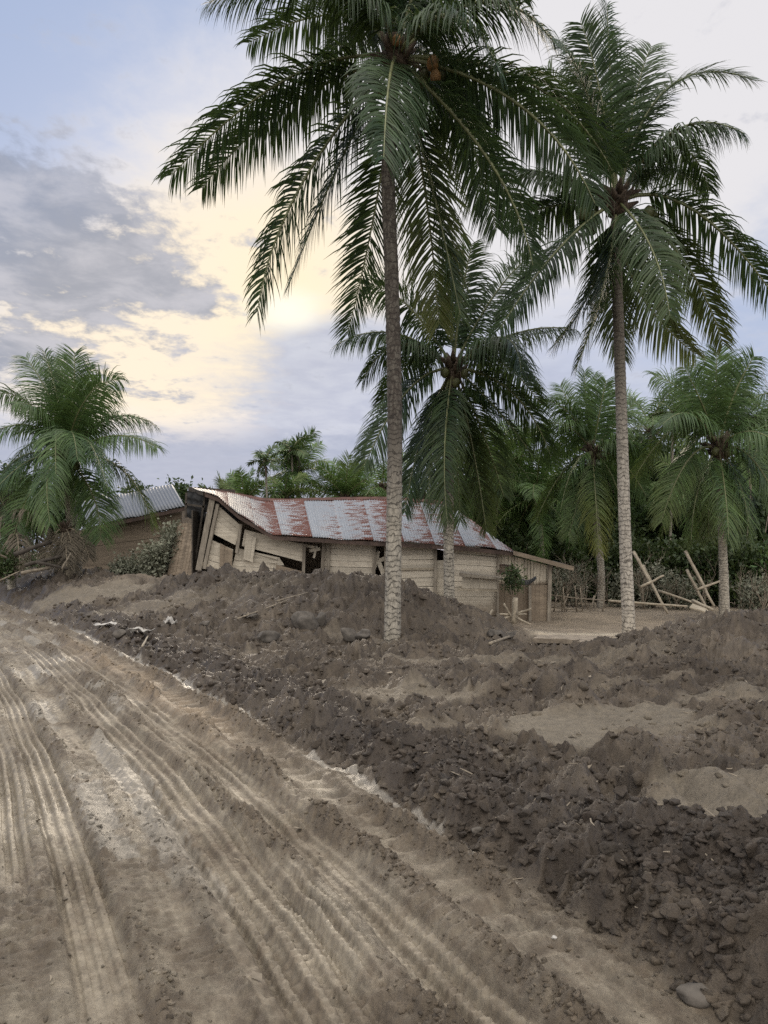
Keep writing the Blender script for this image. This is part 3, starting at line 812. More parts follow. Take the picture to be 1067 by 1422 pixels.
G_P = 'tall coconut palms around the ruined house'
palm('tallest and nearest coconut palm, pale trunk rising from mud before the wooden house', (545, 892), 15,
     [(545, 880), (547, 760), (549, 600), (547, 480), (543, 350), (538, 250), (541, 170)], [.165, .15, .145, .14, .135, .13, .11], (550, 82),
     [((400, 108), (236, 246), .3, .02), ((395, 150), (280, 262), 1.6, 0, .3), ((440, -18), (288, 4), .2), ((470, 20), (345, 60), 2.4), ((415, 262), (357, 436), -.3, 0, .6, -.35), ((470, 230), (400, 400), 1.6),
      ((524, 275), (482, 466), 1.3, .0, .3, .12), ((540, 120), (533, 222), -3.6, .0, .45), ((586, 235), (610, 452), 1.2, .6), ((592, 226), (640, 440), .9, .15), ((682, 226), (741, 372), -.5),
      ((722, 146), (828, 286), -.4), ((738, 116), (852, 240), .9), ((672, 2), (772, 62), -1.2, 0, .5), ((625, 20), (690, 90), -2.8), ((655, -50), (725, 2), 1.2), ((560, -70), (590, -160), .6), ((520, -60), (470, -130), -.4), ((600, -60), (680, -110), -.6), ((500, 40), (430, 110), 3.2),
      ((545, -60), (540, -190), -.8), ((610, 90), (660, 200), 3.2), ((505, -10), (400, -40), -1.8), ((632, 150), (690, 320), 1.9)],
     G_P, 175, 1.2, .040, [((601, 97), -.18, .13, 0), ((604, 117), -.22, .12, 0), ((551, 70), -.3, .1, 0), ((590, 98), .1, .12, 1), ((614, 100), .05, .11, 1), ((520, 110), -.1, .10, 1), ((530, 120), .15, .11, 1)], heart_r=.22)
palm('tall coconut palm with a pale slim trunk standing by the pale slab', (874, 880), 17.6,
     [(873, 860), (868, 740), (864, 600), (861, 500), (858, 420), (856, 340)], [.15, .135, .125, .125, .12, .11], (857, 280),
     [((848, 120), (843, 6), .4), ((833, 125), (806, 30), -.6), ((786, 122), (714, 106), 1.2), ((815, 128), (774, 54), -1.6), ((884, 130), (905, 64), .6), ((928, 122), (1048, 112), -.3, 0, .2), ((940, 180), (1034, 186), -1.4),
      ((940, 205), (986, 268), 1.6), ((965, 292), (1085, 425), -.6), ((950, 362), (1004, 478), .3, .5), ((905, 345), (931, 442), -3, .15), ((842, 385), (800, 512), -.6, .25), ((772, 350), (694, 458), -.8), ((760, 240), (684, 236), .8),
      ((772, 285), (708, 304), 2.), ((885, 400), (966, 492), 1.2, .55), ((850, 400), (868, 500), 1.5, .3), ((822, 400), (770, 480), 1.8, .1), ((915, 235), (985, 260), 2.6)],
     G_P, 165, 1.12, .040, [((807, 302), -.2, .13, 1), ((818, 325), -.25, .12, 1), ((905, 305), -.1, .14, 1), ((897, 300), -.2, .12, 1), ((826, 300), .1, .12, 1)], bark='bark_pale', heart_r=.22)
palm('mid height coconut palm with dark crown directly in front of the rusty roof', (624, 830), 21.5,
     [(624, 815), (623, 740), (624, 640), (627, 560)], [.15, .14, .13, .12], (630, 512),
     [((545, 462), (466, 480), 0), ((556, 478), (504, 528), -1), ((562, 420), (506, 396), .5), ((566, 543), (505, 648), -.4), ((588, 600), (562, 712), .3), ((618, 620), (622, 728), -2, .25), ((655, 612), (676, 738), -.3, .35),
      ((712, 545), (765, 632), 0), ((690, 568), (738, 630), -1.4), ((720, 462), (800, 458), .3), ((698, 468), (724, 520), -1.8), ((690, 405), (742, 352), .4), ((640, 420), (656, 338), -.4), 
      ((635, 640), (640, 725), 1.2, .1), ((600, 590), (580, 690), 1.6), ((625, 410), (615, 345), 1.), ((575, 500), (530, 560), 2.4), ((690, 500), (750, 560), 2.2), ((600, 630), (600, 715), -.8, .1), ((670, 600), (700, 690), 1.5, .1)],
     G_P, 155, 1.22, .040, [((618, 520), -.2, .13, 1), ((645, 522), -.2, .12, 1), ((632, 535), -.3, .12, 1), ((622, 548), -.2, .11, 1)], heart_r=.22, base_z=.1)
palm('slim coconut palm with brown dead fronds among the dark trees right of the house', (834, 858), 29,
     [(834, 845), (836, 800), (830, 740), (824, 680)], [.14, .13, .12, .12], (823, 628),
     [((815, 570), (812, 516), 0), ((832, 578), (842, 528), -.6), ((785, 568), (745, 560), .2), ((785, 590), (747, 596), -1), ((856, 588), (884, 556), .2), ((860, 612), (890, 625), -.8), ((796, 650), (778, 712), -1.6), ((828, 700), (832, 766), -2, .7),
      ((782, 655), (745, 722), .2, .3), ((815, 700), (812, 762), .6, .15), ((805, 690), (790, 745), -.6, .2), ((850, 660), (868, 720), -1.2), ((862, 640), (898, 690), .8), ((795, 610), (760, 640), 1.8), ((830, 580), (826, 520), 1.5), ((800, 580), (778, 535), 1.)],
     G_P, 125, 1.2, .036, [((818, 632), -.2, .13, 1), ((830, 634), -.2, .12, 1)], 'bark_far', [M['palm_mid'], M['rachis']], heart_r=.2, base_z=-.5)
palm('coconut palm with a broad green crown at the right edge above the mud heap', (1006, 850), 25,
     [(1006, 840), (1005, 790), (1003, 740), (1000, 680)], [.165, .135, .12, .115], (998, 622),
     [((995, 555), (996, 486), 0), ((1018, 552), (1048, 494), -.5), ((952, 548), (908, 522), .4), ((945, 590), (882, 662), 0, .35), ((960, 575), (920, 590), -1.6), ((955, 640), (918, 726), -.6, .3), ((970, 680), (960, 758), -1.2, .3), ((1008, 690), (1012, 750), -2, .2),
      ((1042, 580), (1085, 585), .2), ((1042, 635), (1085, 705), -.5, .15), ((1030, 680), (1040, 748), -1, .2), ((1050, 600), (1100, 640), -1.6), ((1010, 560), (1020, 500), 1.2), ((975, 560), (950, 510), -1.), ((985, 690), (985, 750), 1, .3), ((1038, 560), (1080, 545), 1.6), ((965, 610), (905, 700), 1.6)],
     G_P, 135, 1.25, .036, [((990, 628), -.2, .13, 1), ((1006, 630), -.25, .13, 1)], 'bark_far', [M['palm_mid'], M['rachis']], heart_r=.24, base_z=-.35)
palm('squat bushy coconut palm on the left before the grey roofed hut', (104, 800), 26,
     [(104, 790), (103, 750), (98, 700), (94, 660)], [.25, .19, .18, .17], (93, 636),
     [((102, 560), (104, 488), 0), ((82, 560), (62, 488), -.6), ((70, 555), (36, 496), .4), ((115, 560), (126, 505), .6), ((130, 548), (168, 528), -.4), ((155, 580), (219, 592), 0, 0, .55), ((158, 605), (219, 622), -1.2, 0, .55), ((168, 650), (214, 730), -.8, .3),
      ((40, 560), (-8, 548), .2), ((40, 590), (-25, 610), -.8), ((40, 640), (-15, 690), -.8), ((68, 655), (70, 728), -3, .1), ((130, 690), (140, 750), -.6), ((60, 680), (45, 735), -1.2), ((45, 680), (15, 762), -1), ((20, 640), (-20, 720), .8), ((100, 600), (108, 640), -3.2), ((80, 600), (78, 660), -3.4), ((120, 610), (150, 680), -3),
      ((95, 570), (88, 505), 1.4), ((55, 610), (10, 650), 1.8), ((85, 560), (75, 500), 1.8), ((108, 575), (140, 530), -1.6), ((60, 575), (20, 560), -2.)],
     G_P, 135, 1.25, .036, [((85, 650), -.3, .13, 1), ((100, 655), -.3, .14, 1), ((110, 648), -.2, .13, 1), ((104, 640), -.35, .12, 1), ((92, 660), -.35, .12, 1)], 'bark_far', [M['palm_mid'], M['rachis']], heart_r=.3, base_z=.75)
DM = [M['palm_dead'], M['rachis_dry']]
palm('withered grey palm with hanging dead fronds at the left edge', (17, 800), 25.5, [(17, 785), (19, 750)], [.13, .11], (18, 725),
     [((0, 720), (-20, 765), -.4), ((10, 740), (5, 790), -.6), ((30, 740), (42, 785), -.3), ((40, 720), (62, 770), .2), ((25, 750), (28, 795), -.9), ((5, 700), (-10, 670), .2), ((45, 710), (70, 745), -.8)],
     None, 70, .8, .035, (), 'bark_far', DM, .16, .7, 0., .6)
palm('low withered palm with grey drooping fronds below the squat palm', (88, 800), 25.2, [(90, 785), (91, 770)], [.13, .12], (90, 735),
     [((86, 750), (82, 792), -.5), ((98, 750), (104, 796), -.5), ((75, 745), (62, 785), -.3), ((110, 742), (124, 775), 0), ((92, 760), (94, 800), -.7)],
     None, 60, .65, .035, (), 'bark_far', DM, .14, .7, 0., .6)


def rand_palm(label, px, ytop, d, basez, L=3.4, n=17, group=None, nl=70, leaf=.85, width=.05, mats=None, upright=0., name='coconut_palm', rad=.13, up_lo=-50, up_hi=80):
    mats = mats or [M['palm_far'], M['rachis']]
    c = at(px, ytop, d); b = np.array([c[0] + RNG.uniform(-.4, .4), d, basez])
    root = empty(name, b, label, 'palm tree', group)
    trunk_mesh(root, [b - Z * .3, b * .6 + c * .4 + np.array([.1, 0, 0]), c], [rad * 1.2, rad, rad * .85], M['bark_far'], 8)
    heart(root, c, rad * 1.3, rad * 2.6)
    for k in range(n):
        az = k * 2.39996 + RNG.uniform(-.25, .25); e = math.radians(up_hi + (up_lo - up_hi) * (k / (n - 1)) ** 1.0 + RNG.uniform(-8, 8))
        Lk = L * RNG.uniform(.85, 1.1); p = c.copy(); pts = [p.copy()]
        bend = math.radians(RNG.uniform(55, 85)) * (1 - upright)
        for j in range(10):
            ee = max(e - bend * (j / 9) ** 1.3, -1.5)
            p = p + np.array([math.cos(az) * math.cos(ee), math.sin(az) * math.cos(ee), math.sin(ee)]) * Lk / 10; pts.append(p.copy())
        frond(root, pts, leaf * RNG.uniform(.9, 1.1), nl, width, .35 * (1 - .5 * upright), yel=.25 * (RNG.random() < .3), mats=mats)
    return root


# ------------------------------------------------------------------ broad-leaved trees and shrubs
def leaves(parent, name, blobs, n, size, mat, rng, shell=.55, yel=0.):
    """n small leaves on short sprays spread through a set of ellipsoids (cx,cy,cz,rx,ry,rz)"""
    blobs = np.array(blobs, float); vol = blobs[:, 3] * blobs[:, 4] * blobs[:, 5]
    k = max(1, n // 9)
    bi = rng.choice(len(blobs), k, p=vol / vol.sum())
    u = norm(rng.normal(size=(k, 3))); r = rng.random(k) ** (1 / 3) * (1 - shell) + shell * rng.uniform(.72, 1.12, k)
    c = blobs[bi, :3] + u * r[:, None] * blobs[bi, 3:]
    c = np.repeat(c, 9, 0); tw = np.repeat(rng.random(k), 9)
    N = len(c)
    c = c + rng.normal(0, size * 1.1, (N, 3))
    sdir = norm(rng.normal(size=(N, 3)) + np.repeat(u, 9, 0) * .8 + np.array([0, 0, -.15]))
    side = norm(np.cross(sdir, rng.normal(size=(N, 3))))
    sz = (size * rng.uniform(.6, 1.35, N))[:, None]
    nn = np.cross(sdir, side) * sz * .18
    v = np.stack([c, c + sdir * sz * .5 + side * sz * .27 + nn, c + sdir * sz, c + sdir * sz * .5 - side * sz * .27 + nn], 1).reshape(-1, 3)
    f = np.arange(N * 4).reshape(N, 4)
    rn = np.repeat(np.clip(tw * .75 + rng.random(N) * .35, 0, 1), 4)
    return np_mesh(name, v, f, mat, parent, {'yel': np.repeat(np.clip(rng.random(N) * yel, 0, 1), 4), 'rnd': rn})


def tree(label, x, y, z0, h, blobs_px_scale, n, size, group, seed, mat='leaf', rad=.16, name='leafy_tree', blobs=None):
    rng = np.random.default_rng(seed)
    root = empty(name, (x, y, z0), label, 'tree', group)
    w = blobs_px_scale
    if blobs is None:
        blobs = []
        for k in range(9):
            a = rng.uniform(0, 6.28); rr = w * rng.uniform(.15, .75); hh = h * rng.uniform(.42, .9)
            q = rng.uniform(.28, .48) * w
            blobs.append((x + math.cos(a) * rr, y + math.sin(a) * rr, z0 + hh, q, q, q * rng.uniform(.65, 1.)))
        blobs.append((x, y, z0 + h * .8, w * .4, w * .4, h * .2))
    mb = MB(); rs = random.Random(seed)
    top = Vector((x + rng.uniform(-.3, .3), y, z0 + h * .62))
    base = Vector((x, y, z0 - .3))
    mb.tube([base, base.lerp(top, .5) + Vector((rng.uniform(-.2, .2), 0, 0)), top], [rad * 1.2, rad, rad * .55], 9, wob=.15)
    for bl in blobs:
        s = base.lerp(top, rng.uniform(.45, .98)); e = Vector(bl[:3])
        mid = s.lerp(e, .5) + Vector((0, 0, -.15 + rng.uniform(-.1, .2)))
        mb.tube([s, mid, e], [rad * .45, rad * .28, rad * .08], 6)
        for q in range(4):
            e2 = e + Vector(rng.normal(size=3)) * bl[3] * .6
            mb.tube([mid.lerp(e, .6), e2], [rad * .14, rad * .04], 4)
    mb.build('trunk', M['bark_wood'], root, True)
    leaves(root, 'crown', blobs, n, size, M[mat], rng)
    return root


def shrub(label, px, py, d, w, h, n, size, mat, seed, group=None, name='shrub', z=None):
    rng = np.random.default_rng(seed)
    x = (px - CX) / F * d; z0 = gz(x, d) if z is None else z
    root = empty(name, (x, d, z0), label, 'shrub', group)
    blobs = []; mb = MB()
    for k in range(8):
        a = rng.uniform(0, 6.28); rr = w * rng.uniform(.1, .7)
        q = w * rng.uniform(.25, .42)
        bl = (x + math.cos(a) * rr, d + math.sin(a) * rr * .7, z0 + h * rng.uniform(.25, .85), q, q, h * rng.uniform(.16, .28)); blobs.append(bl)
        s = Vector((x + math.cos(a) * .1, d + math.sin(a) * .1, z0 - .1)); e = Vector(bl[:3])
        mb.tube([s, s.lerp(e, .5) + Vector((0, 0, .12)), e], [.025, .018, .006], 5)
        for q in range(3):
            mb.tube([s.lerp(e, .7), e + Vector(rng.normal(size=3)) * w * .3], [.01, .003], 4)
    mb.build('stem', M['twig'], root, True)
    leaves(root, 'foliage', blobs, n, size, M[mat], rng, yel=.2)
    return root


def bare_shrub(label, px, d, h, n, seed, group=None, z=None, spread=.5):
    rs = random.Random(seed); x = (px - CX) / F * d; z0 = gz(x, d) if z is None else z
    mb = MB()

    def grow(p, dr, L, r, dep):
        q = p + dr * L * .5 + Vector((rs.uniform(-.06, .06), rs.uniform(-.06, .06), 0)) * L; e = p + dr * L
        mb.tube([p, q, e], [r, r * .8, r * .5], 5)
        if dep > 0:
            for k in range(rs.choice((2, 3, 3))):
                nd = (dr + Vector((rs.uniform(-1, 1), rs.uniform(-1, 1), rs.uniform(-.3, .8))) * .75).normalized()
                grow(p + dr * L * rs.uniform(.45, 1.), nd, L * rs.uniform(.5, .8), r * .55, dep - 1)
    for k in range(n):
        grow(Vector((x + rs.uniform(-.15, .15), d + rs.uniform(-.15, .15), z0 - .1)), Vector((rs.uniform(-1, 1) * spread, rs.uniform(-1, 1) * spread, 1)).normalized(), h * rs.uniform(.4, .6), .022, 3)
    o = mb.build('bare_shrub', M['twig'], None, True, loc=(x, d, z0)); return tag(o, label, 'shrub', group)


# wood behind, right
gF = 'leafy trees of the wood behind the yard'
LT = ['round dark leafy tree at the edge of the wood behind the yard', ]
for i, (px, d, h, w, n) in enumerate([(690, 37, 6.6, 3.0, 9000), (760, 40, 6.2, 3.2, 9000), (880, 36, 7.6, 2.9, 10000), (940, 38, 7.4, 3.1, 10000), (1010, 35, 6.4, 3.0, 9000), (1090, 36, 8.0, 3.4, 10000),
                                     (1180, 37, 7.5, 3.6, 8000), (640, 42, 6.0, 3.0, 7000), (830, 44, 6.6, 3.4, 7000), (1270, 38, 7.5, 3.8, 7000)]):
    tree('dark leafy tree crowded into the wood behind the house and yard', (px - CX) / F * d, d, -.55, h, w, n, .26, gF, 100 + i)
gU = 'dark bushes under the wood'
for i, (px, d, w, h, n) in enumerate([(795, 33, 1.5, 2.4, 3500), (855, 32, 1.5, 2.2, 3500), (905, 31.5, 1.6, 2.5, 3800), (950, 32, 1.6, 2.4, 3800), (1000, 30.5, 1.5, 2.3, 3800), (1045, 29, 1.5, 2.6, 4000), (1085, 28, 1.5, 2.2, 3500),
                                      (775, 36, 1.8, 3.6, 3500), (880, 35, 1.9, 3.8, 4000), (960, 35, 2., 3.8, 4000), (1040, 34, 2., 4., 4000), (700, 33, 1.6, 3.0, 3000), (830, 36, 1.9, 3.6, 3500), (1120, 30, 1.8, 3., 3000), (740, 35, 1.8, 3.4, 3000)]):
    shrub('dark dense bush at the foot of the wood behind the yard', px, 0, d, w, h, n, .2, 'leaf_green' if i in (6, 7, 10, 13) else 'leaf', 200 + i, gU, z=-.55)
# palms inside the wood
gB = 'coconut palms in the wood behind the house'
for i, (px, yt, d, L) in enumerate([(690, 660, 34, 3.4), (745, 690, 33, 3.2), (905, 600, 38, 3.6), (1070, 600, 33, 3.6), (660, 640, 40, 3.4), (955, 690, 34, 2.6), (720, 640, 40, 3.2)]):
    rand_palm('green coconut palm half hidden in the wood behind the house', px, yt, d, -.55, L, 17, gB, 76, 1.0, .045)
# palms showing above the rusty roof
gR = 'palms showing above the rusty roof'
rand_palm('full green palm rising highest behind the rusty roof', 412, 655, 36, -.3, 2.0, 13, gR, 72, 0.88, .042, None, .35, up_lo=-20)
rand_palm('dense upright palm behind the middle of the rusty roof', 480, 692, 34, -.3, 2.0, 16, gR, 72, 0.77, .042, None, .6, up_lo=5)
rand_palm('loose palm crown behind the roof at the foot of the slim areca', 395, 694, 34, -.3, 1.5, 11, gR, 60, 0.66, .042, None, .3, up_lo=-10)
rand_palm('small palm with fanned fronds behind the left end of the roof', 340, 694, 35, -.3, 1.5, 8, gR, 56, 0.55, .042, None, .7, up_lo=20)
rand_palm('lowest tuft of palm fronds behind the left end of the roof', 312, 694, 36, -.3, 1.3, 7, gR, 56, 0.55, .042, None, .7, up_lo=20)
rand_palm('coconut palm with arching fronds left of the nearest trunk above the roof', 532, 678, 37, -.3, 2.2, 13, gR, 60, 0.77, .042)
rand_palm('arching palm between two trunks behind the right of the roof', 585, 694, 36, -.3, 2.0, 12, gR, 60, 0.77, .042)
AM = [M['areca'], M['rachis']]
rand_palm('thin stemmed areca palm with a small dark crown above the roof', 369, 642, 33, -.3, .85, 8, None, 26, .42, .06, AM, .1, 'areca_palm', .05, -30, 75)
rand_palm('areca palm with drooping crown beside the highest palm above the roof', 405, 628, 35, -.3, 1.15, 9, None, 30, .5, .06, AM, .1, 'areca_palm', .06, -30, 75)
rand_palm('dark areca palm standing just left of the right edge palm', 935, 575, 33, -.5, 1.2, 9, None, 30, .5, .06, AM, .1, 'areca_palm', .06, -30, 75)
# left distance
gL = 'trees behind the grey roofed hut'
tree('dark bushy tree just left of the grey roof behind the squat palm', (190 - CX) / F * 36, 36, .2, 4.4, 1.5, 5000, .2, gL, 301)
tree('airy light crowned tree between the grey hut and the rusty roof', (248 - CX) / F * 37, 37, .2, 4.6, 1.25, 3200, .2, gL, 302)
tree('low dark tree behind the far left palm at the frame edge', (15 - CX) / F * 38, 38, .2, 5.6, 2.0, 5000, .22, gL, 303)
tree('broad dark tree close behind the squat left palm', (95 - CX) / F * 37, 37, .2, 5.0, 2.2, 5500, .22, gL, 304)
tree('leafy tree outside the left edge beyond the withered palm', (-70 - CX) / F * 38, 38, .2, 5.8, 2.4, 5000, .22, gL, 305)
tree('low leafy tree hidden behind the left end of the rusty roof', (300 - CX) / F * 40, 40, -.2, 3.6, 1.6, 3500, .2, gL, 306)


def treeline():
    rng = np.random.default_rng(77); blobs = []
    for k in range(150):
        x = rng.uniform(-60, 60); y = rng.uniform(52, 60) - abs(x) * .1
        h = rng.uniform(1.2, 2.6) if x < 3 else rng.uniform(2.5, 4.6)
        blobs.append((x, y, -1 + h * .5, 1.9, 1.6, h * .62))
    o = leaves(None, 'treeline', blobs, 42000, .42, M['leaf'], rng)
    tag(o, 'far low line of green woodland behind the house', 'woodland', kind='stuff')


treeline()

# ------------------------------------------------------------------ the ruined house
def wd(px): return float(np.interp(px, [255, 300, 450, 765, 800], [23.3, 23.4, 23.9, 23.4, 23.4]))
def wp(px, py, off=0.): return at(px, py, wd(px) + off)


def planks(mb, tl, tr, br, bl, n, th=.03, vertical=False, jit=.008, m=0, rs=random.Random(3), skip=(), ragged=0.):
    tl, tr, br, bl = map(np.asarray, (tl, tr, br, bl))
    g = .006
    for i in range(n):
        if i in skip: continue
        a = i / n + g * (.3 + rs.random()) / 1; b = (i + 1) / n - g * rs.random() * .5
        off = np.array([0, rs.uniform(-jit, jit), 0])
        if vertical:
            q = [tl + (tr - tl) * a, tl + (tr - tl) * b, bl + (br - bl) * b, bl + (br - bl) * a]
        else:
            q = [tl + (bl - tl) * a, tr + (br - tr) * a, tr + (br - tr) * b, tl + (bl - tl) * b]
            if ragged:
                e = (q[1] - q[0]); k = rs.uniform(-ragged, ragged * .3); q[1] = q[1] + e * k; q[2] = q[2] + e * k
            tw = rs.uniform(-.012, .012); q[1] = q[1] + Z * tw; q[2] = q[2] + Z * tw
        mb.slab(*[p + off for p in q], th * rs.uniform(.8, 1.2), m)


hb = at(520, 0, 25.5); hb[2] = -.4
house = empty('wooden_house', hb, 'long ruined wooden house with sagging rusty roof half buried behind the mud', 'house')


def panel(pts, n, mat='wall', name='wall', off=0., **kw):
    mb = MB(); planks(mb, *[wp(p[0], p[1], off) for p in pts], n, **kw)
    return mb.build(name, M[mat], house)


# collapsed left wing
panel([(301, 700), (335, 730), (327, 757), (294, 740)], 4, 'wall_grey')
panel([(293, 749), (324, 763), (322, 795), (281, 785)], 4, 'wall_grey')
panel([(340, 735), (424, 757), (422, 781), (336, 758)], 4, 'wall_grey', skip=())
panel([(330, 761), (389, 774), (404, 802), (318, 802)], 5, 'wall_grey', off=.07, ragged=.06, jit=.02)
panel([(306, 754), (323, 764), (322, 793), (305, 786)], 3, 'wall_brown', 'door_panel', -.06, vertical=True)
panel([(342, 740), (356, 747), (351, 781), (338, 776)], 3, 'wall_grey', 'shutter', -.07, vertical=True)
panel([(384, 784), (422, 794), (424, 812), (380, 806)], 2, 'wall_brown', 'fallen_board', -.1)
# main front wall
panel([(449, 752), (520, 757), (520, 812), (447, 812)], 7)
panel([(536, 757), (606, 757), (603, 790), (536, 792)], 5)
panel([(536, 792.5), (603, 790.5), (604, 838), (536, 838)], 4, jit=.012)
panel([(621, 759), (692, 767), (692, 815), (621, 815)], 7)
panel([(604.5, 778), (620.5, 778), (620.5, 838), (604.5, 838)], 5, 'wall_grey')
panel([(620.9, 815.5), (692, 815.5), (690, 868), (620.9, 868)], 4)
panel([(692.5, 767), (764, 786), (763, 812), (692.5, 812)], 16, 'wall_v', vertical=True)
panel([(692.5, 812.5), (736, 812.5), (735, 868), (690.5, 868)], 5, 'wall_v', vertical=True)
panel([(737, 812.5), (763, 812.5), (761, 872), (737, 872)], 4, 'wall_brown', 'door', -.03, vertical=True)
# louvred vent
mb = MB(); a, b, c, dd = wp(692, 784, -.05), wp(713, 786, -.05), wp(713, 796, -.05), wp(692, 795, -.05)
for p, q in ((a, b), (b, c), (c, dd), (dd, a)): mb.box_beam(p, q, .05, .05)
fr = mb.build('window', M['fascia_dark'], house)
mb = MB()
for k in range(5):
    f0 = (k + .3) / 5.2; p = a + (dd - a) * f0; q = b + (c - b) * f0
    mb.slab(p, q, q + np.array([0, .04, -.03]), p + np.array([0, .04, -.03]), .008)
mb.build('louvre', M['fascia'], fr)
# posts and rails
mb = MB()
for (p, q, w) in [((296, 690), (276, 792), .17), ((303, 700), (284, 790), .10), ((335, 728), (329, 768), .09), ((423, 756), (421, 812), .09), ((450, 752), (447, 812), .10), ((457, 754), (455, 812), .10), ((520, 756), (519, 815), .10),
                  ((536, 756), (536, 820), .10), ((605, 756), (604, 838), .09), ((621, 758), (620, 838), .09), ((692, 766), (691, 866), .07), ((764, 785), (762, 870), .11), ((736, 813), (736, 868), .08)]:
    m2 = MB(); m2.box_beam(wp(p[0], p[1], -.05), wp(q[0], q[1], -.05), w, .1); m2.build('post', M['post'], house)
for (p, q, w) in [((536, 791), (604, 789.5), .07), ((640, 815), (692, 815), .07), ((280, 783), (330, 805), .12)]:
    m2 = MB(); m2.box_beam(wp(p[0], p[1], -.06), wp(q[0], q[1], -.06), w, .05); m2.build('rail', M['pole'], house)
# broken boards hanging in the openings
rs = random.Random(9)
for (p, q, w) in [((395, 752), (437, 760), .08), ((522, 770), (534, 800), .14), ((526, 765), (520, 790), .1), ((430, 765), (445, 762), .1), ((440, 758), (436, 775), .07), ((524, 780), (535, 775), .12), ((355, 768), (385, 776), .05), ((362, 778), (384, 782), .04)]:
    m2 = MB(); m2.box_beam(wp(p[0], p[1], .08), wp(q[0], q[1], .02), w, .03); m2.build('broken_board', M['wall_grey'], house)
# unlit rooms: partitions, back and end walls, floor
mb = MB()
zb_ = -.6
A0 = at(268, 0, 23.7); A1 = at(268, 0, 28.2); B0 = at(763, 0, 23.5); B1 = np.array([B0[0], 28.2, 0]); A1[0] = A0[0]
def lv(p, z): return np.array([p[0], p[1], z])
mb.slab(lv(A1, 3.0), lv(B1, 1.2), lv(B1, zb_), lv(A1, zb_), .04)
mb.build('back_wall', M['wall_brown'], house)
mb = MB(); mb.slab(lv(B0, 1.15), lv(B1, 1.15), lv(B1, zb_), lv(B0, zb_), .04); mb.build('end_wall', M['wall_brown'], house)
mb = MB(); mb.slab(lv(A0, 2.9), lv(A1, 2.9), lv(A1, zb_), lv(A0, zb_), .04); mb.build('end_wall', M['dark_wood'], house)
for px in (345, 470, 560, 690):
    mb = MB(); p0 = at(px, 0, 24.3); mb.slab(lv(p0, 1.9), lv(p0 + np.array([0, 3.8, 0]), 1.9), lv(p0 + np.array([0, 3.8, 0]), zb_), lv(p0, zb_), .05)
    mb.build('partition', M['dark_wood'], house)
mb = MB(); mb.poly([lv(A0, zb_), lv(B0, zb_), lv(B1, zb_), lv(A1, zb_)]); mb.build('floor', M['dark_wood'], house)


# roof: corrugated sheets between the top line (ridge, then the slanting right hip) and the sagging eave
def polyline(pts, n):
    p = np.array([at(*q) for q in pts]); u = np.array([q[0] for q in pts], float)
    return p, u


def corrugated(name, top, bot, K, parent, mat, pitch=.076, amp=.011, nv=10, u0=0., sag=.0, flip=False):
    top = np.asarray(top); bot = np.asarray(bot)
    st = np.linspace(0, 1, len(top)); U = np.linspace(0, 1, K)
    a = np.stack([np.interp(U, st, top[:, k]) for k in range(3)], -1); b = np.stack([np.interp(U, st, bot[:, k]) for k in range(3)], -1)
    dl = np.concatenate([[0], np.cumsum(np.linalg.norm(np.diff(b, axis=0), axis=1))])
    Vv = np.linspace(0, 1, nv)
    g = a[None] * (1 - Vv[:, None, None]) + b[None] * Vv[:, None, None]
    nrm = np.array([0, -.45, .89])
    shift = .018 * (np.floor(dl / .92) % 2) + .012 * np.sin(dl * 2.3)
    g = g + nrm * (amp * np.sin(dl / pitch * 2 * np.pi) + shift)[None, :, None]
    g[:, :, 2] += sag * (np.sin(Vv * np.pi)[:, None]) * (np.sin(dl * 1.1) * .4 - .8)[None] + .012 * np.sin(dl * 5.1)[None] * Vv[:, None]
    i = np.arange(nv * K).reshape(nv, K)
    f = np.stack([i[:-1, :-1], i[:-1, 1:], i[1:, 1:], i[1:, :-1]], -1).reshape(-1, 4)
    o = np_mesh(name, g.reshape(-1, 3), f, mat, parent, {'ru': np.tile(dl + u0, nv), 'rv': np.repeat(Vv, K)}, None, True)
    sm = o.modifiers.new('thick', 'SOLIDIFY'); sm.thickness = .006
    return o


RD = 26.6; ED = 23.05
tp = [(267, 677, 25.2), (300, 682, 26.2), (329, 687, RD), (368, 694, RD), (400, 695, RD), (434, 693.5, RD), (480, 692.5, RD), (530, 692, RD), (570, 694, RD), (600, 696, RD), (622, 700, RD), (645, 716, 25.7), (668, 733, 24.8), (690, 749, 23.9), (712, 763.5, 23.1)]
bt = [(284, 683, 23.2), (303, 690, 23.1), (331, 714, ED), (380, 743, ED), (412, 745, ED), (447, 747, ED), (495, 750, ED), (546, 752.5, ED), (590, 755, ED), (624, 757, ED), (648, 758.5, ED), (668, 760.5, ED), (686, 762.5, ED), (700, 764, ED), (713, 765.5, ED)]
TP = np.array([at(*q) for q in tp]); BT = np.array([at(*q) for q in bt])
corrugated('roof', TP, BT, 1500, house, M['roof'], nv=14, sag=.03)
# rear slope and right hip close the roof
RB = TP.copy(); RB[:, 1] = 29.4; RB[:, 2] = np.where(np.arange(len(RB)) < 11, TP[:, 2] - 1.5, TP[:, 2] - .2)
RB[10:, 1] = np.linspace(29.4, 28.6, len(RB) - 10); RB[10:, 2] = np.linspace(RB[9, 2], 1.7, len(RB) - 10)
corrugated('rear_roof', TP + np.array([0, .02, -.01]), RB, 500, house, M['roof_clean'], nv=6)
